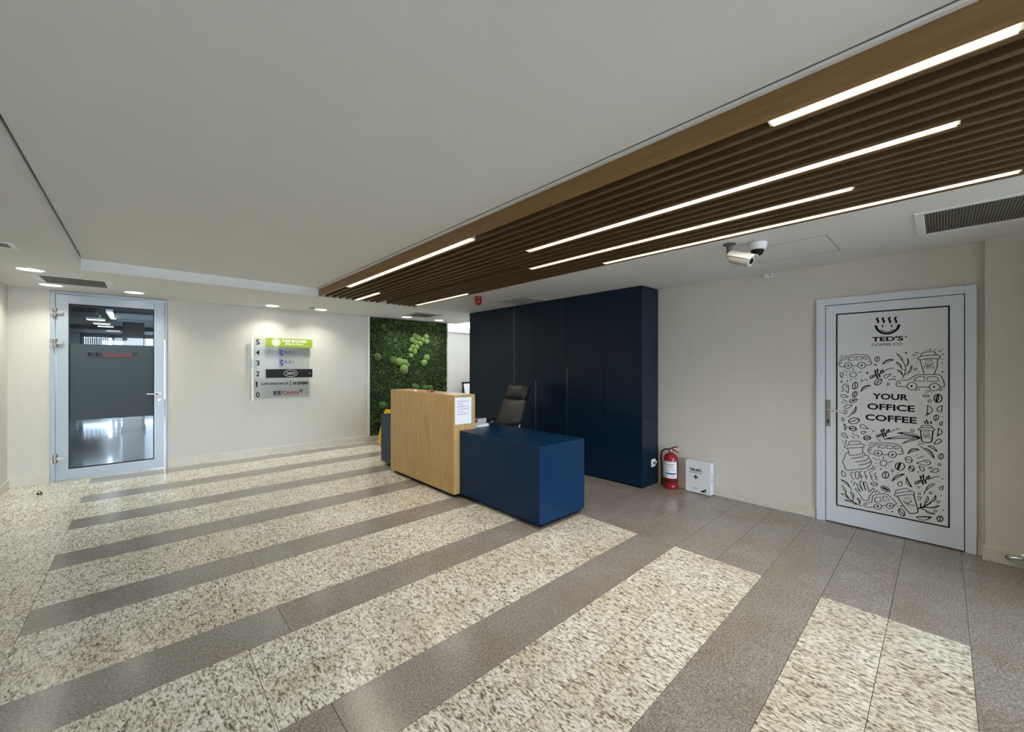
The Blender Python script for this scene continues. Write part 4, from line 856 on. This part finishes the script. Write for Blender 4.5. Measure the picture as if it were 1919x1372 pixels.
MB().box(3.035, 3.145, 3.90, 4.01, ZT + .0752, ZT + .083).build('display', 'gasket', t, bevel=.003)

# ------------------------------------------------------------------ office chair (faces the desk)
ch = thing('office_chair', (3.62, 4.13, 0), 'black leather high-back office chair behind the reception desk', 'office chair')
cxx, cyy = 3.60, 4.13
for i in range(5):
    a = 2 * math.pi * i / 5 + .3
    e = (cxx + .29 * math.cos(a), cyy + .29 * math.sin(a))
    L_ = MB().tube([(cxx, cyy, .115), ((cxx + e[0]) / 2, (cyy + e[1]) / 2, .10), (e[0], e[1], .08)], [.028, .024, .018], 8).build('base_arm', 'black', ch, smooth=True)
    MB().lathe([(.026, -.02), (.028, -.01), (.028, .01), (.026, .02)], (e[0], e[1], .028), 12, (math.sin(a), -math.cos(a), 0)).build('castor', 'black', L_)
MB().lathe([(.03, .09), (.03, .26), (.02, .26), (.02, .42)], (cxx, cyy, 0), 14).build('gas_lift', 'steel', ch)
def cushion(name, P, U, Vv, W, nu, nv, hu, hv, th, puff=.03, parent=ch, mat='leather'):
    """puffed pad: centre P, axes U,V (unit), normal W, half sizes hu,hv, thickness th"""
    vv = []; ff = []
    for sgn in (1, -1):
        for i in range(nu + 1):
            for j in range(nv + 1):
                a, b = -1 + 2 * i / nu, -1 + 2 * j / nv
                ed = max(0, 1 - abs(a) ** 6) * max(0, 1 - abs(b) ** 6)
                rr = 1 - .06 * (a * a) * (b * b)
                vv.append(P + U * a * hu * rr + Vv * b * hv * rr + W * sgn * (th * .35 + (th * .65 + puff * (1 - a * a) * (1 - b * b)) * ed))
    o_ = (nu + 1) * (nv + 1)
    for k in (0, o_):
        for i in range(nu):
            for j in range(nv): ff.append((k + i * (nv + 1) + j, k + i * (nv + 1) + j + 1, k + (i + 1) * (nv + 1) + j + 1, k + (i + 1) * (nv + 1) + j))
    rim = [i * (nv + 1) for i in range(nu + 1)] + [nu * (nv + 1) + j for j in range(1, nv + 1)] + [i * (nv + 1) + nv for i in range(nu - 1, -1, -1)] + [j for j in range(nv - 1, 0, -1)]
    for a, b in zip(rim, rim[1:] + rim[:1]): ff.append((a, b, b + o_, a + o_))
    return MB().add(vv, ff).build(name, mat, parent, smooth=True)
Yv, Zv = Vector((0, 1, 0)), Vector((0, 0, 1))
cushion('seat', Vector((cxx - .03, cyy, .47)), Vector((1, 0, 0)), Yv, Zv, 10, 10, .25, .245, .04, .02)
tl = Vector((.40, 0, .917)).normalized(); nb = Vector((-.917, 0, .40)).normalized()
p0 = Vector((3.70, cyy, .58))
cushion('backrest', p0 + tl * .22 , tl, Yv, nb, 12, 10, .24, .235, .045, .022)
cushion('headrest', p0 + tl * .565 + nb * .012, tl, Yv, nb, 8, 10, .115, .205, .05, .028)
MB().obox(p0 + tl * .33 - nb * .055, (.010, .19, .34), Matrix(((nb.x, 0, tl.x), (0, 1, 0), (nb.z, 0, tl.z)))).build('back_shell', 'black', ch, bevel=.008)
MB().tube([(cxx + .02, cyy, .42), (cxx + .12, cyy, .43), (3.74, cyy, .50), (3.84, cyy, .70)], .022, 8).build('back_bracket', 'black', ch, smooth=True)
for s in (-1, 1):
    yy = cyy + s * .285
    a = MB().tube([(cxx - .02, cyy + s * .20, .44), (cxx - .02, yy, .46), (cxx - .03, yy, .58), (cxx - .03, yy, .69)], .016, 8).build('arm_post', 'black', ch, smooth=True)
    MB().box(cxx - .20, cxx + .14, yy - .03, yy + .03, .69, .72).build('armrest', 'black', ch, bevel=.012)
    MB().tube([(cxx + .10, yy, .69), (cxx + .06, yy, .60), (cxx + .02, yy, .47)], .012, 8).build('arm_brace', 'steel', ch, smooth=True)

# ------------------------------------------------------------------ fire extinguisher
ex, ey = 4.668, 2.225
t = thing('fire_extinguisher', (ex, ey, 0), 'red fire extinguisher with a paper label beside the navy cabinet', 'fire extinguisher')
MB().lathe([(.076, 0), (.080, .006), (.080, .05), (.0775, .054), (.080, .058), (.080, .34), (.076, .375), (.060, .402), (.034, .420), (.024, .425), (.024, .44)], (ex, ey, 0), 32).build('cylinder', 'red', t, smooth=True)
MB().lathe([(.0815, .092), (.0815, .106)], (ex, ey, 0), 32, cap=False).build('retaining_band', 'black', t)
# label wraps the side that faces the room
aim = math.atan2(-.42, -.9)
def wrap(a0, a1, z0, z1, r, name, mat, parent, n=12):
    vv = []
    for i in range(n + 1):
        a = aim + a0 + (a1 - a0) * i / n
        for z in (z0, z1): vv.append((ex + r * math.cos(a), ey + r * math.sin(a), z))
    return MB().add(vv, [(2 * i, 2 * i + 1, 2 * i + 3, 2 * i + 2) for i in range(n)]).build(name, mat, parent, smooth=True)
lb = wrap(-1.35, .95, .135, .335, .0808, 'label', 'paper', t)
for a0, a1, z0, z1, mt in ((-1.2, .8, .322, .330, 'inkgrey'), (-.8, .55, .294, .301, 'inkgrey'), (-.75, .55, .262, .266, 'inkgrey'), (-.75, .3, .274, .278, 'inkgrey'), (-.75, .55, .242, .245, 'inkgrey'), (-.8, .7, .226, .230, 'inkgrey'), (-.8, -.1, .212, .215, 'inkgrey'), (-.85, .75, .180, .198, 'inkblue'), (-.8, .6, .166, .169, 'inkgrey'), (-.8, -.2, .152, .157, 'inkgrey'), (.0, .7, .150, .156, 'inkgrey'), (-1.15, -1.05, .285, .305, 'ink')):
    wrap(a0, a1, z0, z1, .0811, 'print_line', mt, lb, 8)
MB().lathe([(.020, .435), (.022, .44), (.022, .468), (.014, .475)], (ex, ey, 0), 14).build('valve', 'steel', t, smooth=True)
hv = Vector((-.25, -.97, 0)).normalized()
MB().tube([Vector((ex, ey, .470)) - hv * .02, Vector((ex, ey, .482)) + hv * .02, Vector((ex, ey, .505)) + hv * .06, Vector((ex, ey, .512)) + hv * .10], [.010, .009, .007, .006], 8).build('squeeze_lever', 'red', t, smooth=True)
MB().tube([Vector((ex, ey, .468)) - hv * .01, Vector((ex, ey, .466)) + hv * .04, Vector((ex, ey, .455)) + hv * .08, Vector((ex, ey, .443)) + hv * .115], [.010, .008, .007, .006], 8).build('carry_handle', 'red', t, smooth=True)
MB().tube(spline_pts([(ex - .005, ey + .02, .458), (ex - .015, ey + .06, .462), (ex - .02, ey + .10, .43), (ex - .02, ey + .112, .36), (ex - .015, ey + .108, .22), (ex - .01, ey + .105, .11)]), .009, 8).build('hose', 'black', t, smooth=True)
MB().lathe([(.013, .02), (.015, .03), (.014, .10), (.010, .115)], (ex - .012, ey + .104, 0), 12).build('nozzle', 'black', t, smooth=True)

# ------------------------------------------------------------------ first aid box
t = thing('first_aid_box', (4.72, 1.91, 0), 'white first aid case with a black cross standing against the wall', 'first aid kit')
MB().box(4.695, 4.763, 1.765, 2.055, .008, .372).build('case', 'boxwhite', t, bevel=.012, seg=3)
MB().box(4.676, 4.6945, 1.765, 2.055, .008, .372).build('lid', 'boxwhite', t, bevel=.008, seg=3)
MB().box(4.672, 4.690, 1.768, 2.052, .345, .374).build('lid_ridge', 'boxwhite', t, bevel=.006)
for z0, z1 in ((.155, .195), (.225, .25)): MB().box(4.690, 4.705, 1.757, 1.766, z0, z1).build('latch', 'greypanel', t, bevel=.003)
for yy in (1.80, 2.01): MB().box(4.69, 4.755, yy, yy + .03, 0, .009).build('foot', 'greypanel', t)
FK = FRAME_R(4.676, 2.055, 0)
k = MB()
text_into(k, 'TRUSĂ', FK, .052, .190, .255, .295, bold=.05)
text_into(k, 'DE PRIM AJUTOR', FK, .052, .190, .232, .245, bold=.03)
text_into(k, '+', FK, .095, .150, .165, .215, bold=.03)
k.add([FK(.165, .030, .001), FK(.238, .030, .001), FK(.238, .075, .001)], [(0, 1, 2)])
k.box(4.6745, 4.6752, 2.055 - .148, 2.055 - .095, .062, .066)
k.build('lettering', 'ink', t)
MB().prism([(.222, .036), (.230, .036), (.230, .052), (.222, .048)], FK, .0012, .0018).build('emblem', 'white', t)

# ------------------------------------------------------------------ door stop pipe at the right edge
t = thing('door_stop', (4.66, -0.36, .07), 'curved chrome pipe stub on the skirting at the right edge', 'pipe')
MB().lathe([(.026, 0), (.026, .006), (.018, .010)], (4.672, -.40, .085), 16, (-1, 0, 0)).build('flange', 'chrome', t)
MB().tube(spline_pts([(4.668, -.40, .085), (4.640, -.40, .085), (4.628, -.385, .085), (4.626, -.36, .082), (4.630, -.335, .074), (4.650, -.33, .066)]), .013, 10).build('stub', 'chrome', t, smooth=True)
MB().lathe([(.015, 0), (.016, .004), (.016, .014), (.014, .018)], (4.644, -.331, .068), 12, (.9, .1, -.2)).build('bumper', 'black', t)
t = thing('floor_clip', (-.876, 7.015, 0), 'tiny black clip lying on the granite near the glass door', 'clip')
MB().box(-.895, -.850, 7.00, 7.02, 0, .014).build('jaw', 'black', t, bevel=.003)
MB().tube([(-.89, 7.01, .012), (-.88, 7.01, .035), (-.865, 7.01, .035), (-.855, 7.01, .012)], .005, 6).build('spring', 'black', t)

# ------------------------------------------------------------------ tenant directory on the back wall
K = .9905
def wx(x): return x * K
def wz(z): return 1.47 + (z - 1.47) * K
YP = YB - .07
t = thing('tenant_directory', (1.73, YB, .9), 'clear acrylic tenant directory with floor numbers on the back wall', 'sign')
FD = FRAME_B(0, YP, 0)
B('acrylic_sheet', 'acrylic', t, wx(1.33), wx(2.14), YP, YP + .006, wz(.925), wz(1.935))
for x in (1.300, 2.150):
    r = B('side_rail', 'white' if x < 2 else 'acrylic', t, wx(x - .012), wx(x + .014), YP - .012, YP + .012, wz(.905), wz(1.945), bevel=.003)
    for z in (1.84, 1.49, 1.0):
        MB().lathe([(.010, 0), (.010, .058)], (wx(x), YP + .0125, wz(z)), 12, (0, 1, 0)).build('standoff', 'acrylic', r)
B('bracket_block', 'acrylic', t, wx(1.262), wx(1.342), YP - .03, YP - .0125, wz(1.43), wz(1.585))
ft = MB()
for i in range(6): text_into(ft, str(5 - i), FD, wx(1.352), wx(1.352 + (.052 if i != 4 else .022)), wz(1.820 - .1734 * i), wz(1.908 - .1734 * i), d=.004, bold=.02)
ft.build('floor_numbers', 'ink', t)
gp = B('green_plate', 'green', t, wx(1.491), wx(2.208), YP - .018, YP - .010, wz(1.793), wz(1.939), bevel=.002)
FG = FRAME_B(0, YP - .018, 0)
m = MB()
text_into(m, 'YVES ROCHER', FG, wx(1.722), wx(2.114), wz(1.874), wz(1.918), bold=.035)
text_into(m, 'Bretagne, France', FG, wx(1.775), wx(2.05), wz(1.826), wz(1.864), bold=.02, shear=.3)
ci = [(wx(1.639 + .058 * math.cos(2 * math.pi * i / 20)), wz(1.868 + .058 * math.sin(2 * math.pi * i / 20))) for i in range(20)]
ribbon(m, ci, FG, .011, True)
m.add([FG(wx(1.639 + .043 * math.cos(2 * math.pi * i / 14)), wz(1.868 + .043 * math.sin(2 * math.pi * i / 14)), .001) for i in range(14)], [list(range(14))])
m.build('lettering', 'white', gp)
m = MB(); ribbon(m, spline([(wx(1.607), wz(1.845)), (wx(1.635), wz(1.875)), (wx(1.668), wz(1.89))], False), FG, .007, d=.0018); ribbon(m, spline([(wx(1.63), wz(1.84)), (wx(1.65), wz(1.862)), (wx(1.655), wz(1.89))], False), FG, .006, d=.0018)
m.build('emblem_leaf', 'green', gp)
MB().lathe([(.008, 0), (.008, .004)], (wx(2.165), YP - .018, wz(1.86)), 10, (0, -1, 0)).build('fixing_screw', 'steel', gp)
bp_ = B('black_plate', 'black', t, wx(1.491), wx(2.208), YP - .018, YP - .010, wz(1.27), wz(1.417), bevel=.002)
m = MB(); text_into(m, 'SABON', FG, wx(1.795), wx(1.93), wz(1.322), wz(1.368))
ribbon(m, [(wx(1.862 + .105 * math.cos(2 * math.pi * i / 28)), wz(1.345 + .055 * math.sin(2 * math.pi * i / 28))) for i in range(28)], FG, .006, True)
m.build('lettering', 'base', bp_)
MB().lathe([(.008, 0), (.008, .004)], (wx(2.165), YP - .018, wz(1.345)), 10, (0, -1, 0)).build('fixing_screw', 'white', bp_)
m = MB()
for z0 in (1.634, 1.462):
    ribbon(m, [(wx(a), wz(z0 + b)) for a, b in ((1.688, .106), (1.722, .106), (1.742, .100), (1.738, .088), (1.700, .066), (1.696, .056), (1.715, .050), (1.745, .044), (1.742, .032), (1.712, .006))], FD, .017, d=.002)
    text_into(m, 'R.E.I', FD, wx(1.771), wx(1.911), wz(z0 + .052), wz(z0 + .100), d=.002)
m.build('lettering_blue', 'inkblue', t)
m = MB()
text_into(m, 'LUFTHANSA GROUP', FD, wx(1.425), wx(1.826), wz(1.155), wz(1.192), d=.002, bold=.03)
ribbon(m, [(wx(1.862), wz(1.128)), (wx(1.862), wz(1.228))], FD, .010, d=.002)
for a, b in ((1.905, 1.925), (1.934, 1.950), (1.968, 2.000), (2.004, 2.040), (2.044, 2.068), (2.072, 2.100), (2.104, 2.140)):
    m.add([FD(wx(a), wz(1.148), .002), FD(wx(b), wz(1.148), .002), FD(wx(b), wz(1.197), .002), FD(wx(a), wz(1.197), .002)], [(0, 1, 2, 3)])
m.build('lettering_black', 'ink', t)
m = MB()
for a, b, z in ((1.976, 1.994, 1.183), (1.976, 1.994, 1.165), (2.012, 2.034, 1.180), (2.010, 2.030, 1.163), (2.052, 2.062, 1.175), (2.080, 2.092, 1.185), (2.112, 2.130, 1.182), (2.112, 2.130, 1.164)):
    ribbon(m, [(wx(a), wz(z)), (wx(b), wz(z))], FD, .006, d=.0026)
m.build('lettering_marks', 'greypanel', t)
text_into(MB(), 'EE', FD, wx(1.606), wx(1.728), wz(.985), wz(1.048), d=.002, bold=.03).build('lettering_navy', 'inknavy', t)
text_into(MB(), 'Centre', FD, wx(1.738), wx(1.995), wz(.985), wz(1.050), d=.002, bold=.02).build('lettering_red', 'inkred', t)
m = MB(); text_into(m, 'European Examinations', FD, wx(1.600), wx(1.995), wz(.955), wz(.975), d=.002)
ribbon(m, spline([(wx(2.012), wz(1.062)), (wx(2.012), wz(1.03)), (wx(2.028), wz(1.018)), (wx(2.045), wz(1.032)), (wx(2.045), wz(1.062))], False), FD, .014, d=.002); ribbon(m, [(wx(2.022), wz(1.058)), (wx(2.034), wz(1.044))], FD, .012, d=.002)
m.build('lettering_small', 'inkgrey', t)

# ------------------------------------------------------------------ moss wall
MX0, MX1, MZ0, MZ1 = 3.249, 5.028, .105, 2.432
t = thing('moss_wall', (4.14, YB, 0), 'dark green preserved moss wall with pale ball moss cushions', 'green wall')
B('backing_board', 'mossdeep', t, MX0, MX1, YB - .022, YB - .001, MZ0, MZ1 - .002)
rg = random.Random(3)
vv = []; ff = []; nx_, nz_ = 90, 118
def mh(a, b): return .018 + .012 * math.sin(a * 9 + math.sin(b * 7) * 2) * math.sin(b * 8 + a * 3) + rg.random() * .016
for i in range(nx_ + 1):
    for j in range(nz_ + 1):
        a = MX0 + (MX1 - MX0) * i / nx_; b = MZ0 + (MZ1 - .003 - MZ0) * j / nz_
        ed = 0.3 if i in (0, nx_) or j in (0, nz_) else 1
        vv.append((a + (rg.random() - .5) * .008 * (ed == 1), YB - .022 - mh(a, b) * ed, b + (rg.random() - .5) * .008 * (ed == 1)))
for i in range(nx_):
    for j in range(nz_):
        k = i * (nz_ + 1) + j; ff.append((k, k + 1, k + nz_ + 2, k + nz_ + 1))
MB().add(vv, ff).build('moss_mat', 'mossdeep', t)
vv = []; ff = []
for q in range(15000):
    a = MX0 + .015 + rg.random() * (MX1 - MX0 - .03); b = MZ0 + .015 + rg.random() * (MZ1 - MZ0 - .035)
    yy = YB - .028 - rg.random() * .034
    s_ = .010 + rg.random() * .022
    u = Vector((rg.gauss(0, 1), rg.gauss(0, .7), rg.gauss(0, 1))).normalized()
    w = u.cross(Vector((rg.gauss(0, .6), 1, rg.gauss(0, .6)))).normalized()
    c = Vector((a, yy, b)); n = len(vv)
    vv += [c - u * s_, c + w * s_ * .45, c + u * s_, c - w * s_ * .45]
    ff.append((n, n + 1, n + 2, n + 3))
vv = [(min(max(p[0], MX0), MX1), p[1], min(max(p[2], MZ0), MZ1 - .004)) for p in vv]
half = len(ff) * 2 // 3
tag(MB().add(vv[:half * 4], ff[:half]).build('moss_fronds', 'moss', t), kind='stuff')
tag(MB().add(vv[half * 4:], [[i - half * 4 for i in q] for q in ff[half:]]).build('moss_tips', 'mosslight', t), kind='stuff')
def ball_mesh(seed):
    r2 = random.Random(seed)
    m = MB(); v = []; f = []; n1, n2 = 18, 24
    bumps = [Vector((r2.gauss(0, 1), r2.gauss(0, 1), r2.gauss(0, 1))).normalized() for _ in range(70)]
    for i in range(n1 + 1):
        for j in range(n2):
            th, ph = math.pi * i / n1, 2 * math.pi * j / n2
            d = Vector((math.sin(th) * math.cos(ph), math.cos(th), math.sin(th) * math.sin(ph)))
            k = max(d.dot(bq) for bq in bumps)
            v.append(d * (1 + .10 * max(0, (k - .93) / .07)))
    for i in range(n1):
        for j in range(n2): f.append((i * n2 + j, i * n2 + (j + 1) % n2, (i + 1) * n2 + (j + 1) % n2, (i + 1) * n2 + j))
    o = m.add(v, f).build('moss_ball', 'mossball', None, smooth=True)
    me = o.data; bpy.data.objects.remove(o); return me
bms = [ball_mesh(i) for i in range(3)]
bm2 = [b.copy() for b in bms]
for b in bm2: b.materials.clear(); b.materials.append(M['mossball2'])
for i, (x, z, r) in enumerate([(4.212, 2.116, .050), (4.287, 2.063, .057), (4.149, 2.023, .060), (4.39, 2.033, .050), (4.224, 1.969, .050), (4.326, 1.950, .060), (4.481, 2.107, .055), (4.494, 2.003, .052), (4.161, 1.876, .048), (4.255, 1.868, .055), (4.112, 1.807, .045), (4.212, 1.780, .055), (4.124, 1.684, .048), (4.494, 1.655, .062), (4.429, 1.539, .072),
                               (3.717, 1.590, .068), (3.857, 1.558, .075), (3.977, 1.548, .065), (4.038, 1.492, .045), (3.953, 1.403, .088), (3.390, 1.650, .075), (4.199, 1.040, .060), (4.270, 1.030, .040), (4.442, .997, .050), (4.587, .995, .055), (4.515, 1.010, .045), (3.512, 2.262, .050), (4.681, 2.385, .045), (4.580, 2.390, .035), (3.501, .690, .078), (3.60, .30, .07)]):
    me = (bm2 if i >= 20 or i in (15,) else bms)[i % 3]
    o = bpy.data.objects.new('moss_ball', me); COL.objects.link(o); o.parent = t
    o.location = (x - 4.14, -.042 - r * .30, z); o.scale = (r * 1.0, r * .62, r * (1.0 + .12 * math.sin(i * 2.1))); o.rotation_euler = (0, i * 1.3, 0)

# ------------------------------------------------------------------ wet floor sign behind the desk, board in the corridor
t = thing('caution_sign', (3.44, 7.22, 0), 'yellow folding wet floor sign behind the far end of the desk', 'floor sign')
for s in (-1, 1):
    pn = MB(); 
    lo_, hi_ = (3.44 + s * .155, 0), (3.44 + s * .018, .61)
    P = [(lo_[0], 7.07, 0), (lo_[0], 7.37, 0), (hi_[0], 7.33, .61), (hi_[0], 7.11, .61)]
    Q = [(a - s * .012, b, c) for a, b, c in P]
    pn.add(P + Q, [(0, 1, 2, 3), (7, 6, 5, 4), (0, 4, 5, 1), (1, 5, 6, 2), (2, 6, 7, 3), (3, 7, 4, 0)])
    pn.build('panel', 'yellow', t, bevel=.003)
MB().box(3.415, 3.465, 7.14, 7.30, .60, .635).build('hinge_grip', 'yellow', t, bevel=.008)
t = thing('display_board', (6.65, 8.9, 0), 'black framed white display board standing in the corridor', 'display board')
al = Matrix.Rotation(math.radians(-12), 3, 'X')
MB().obox((6.75, 8.9, .52), (.30, .012, .52), al).build('frame', 'black', t, bevel=.003)
MB().obox((6.75, 8.885, .52), (.26, .004, .47), al).build('board', 'white', t)
for x in (6.50, 7.0): MB().tube([(x, 9.02, 1.0), (x, 9.2, .01)], .012, 8).build('leg', 'black', t)
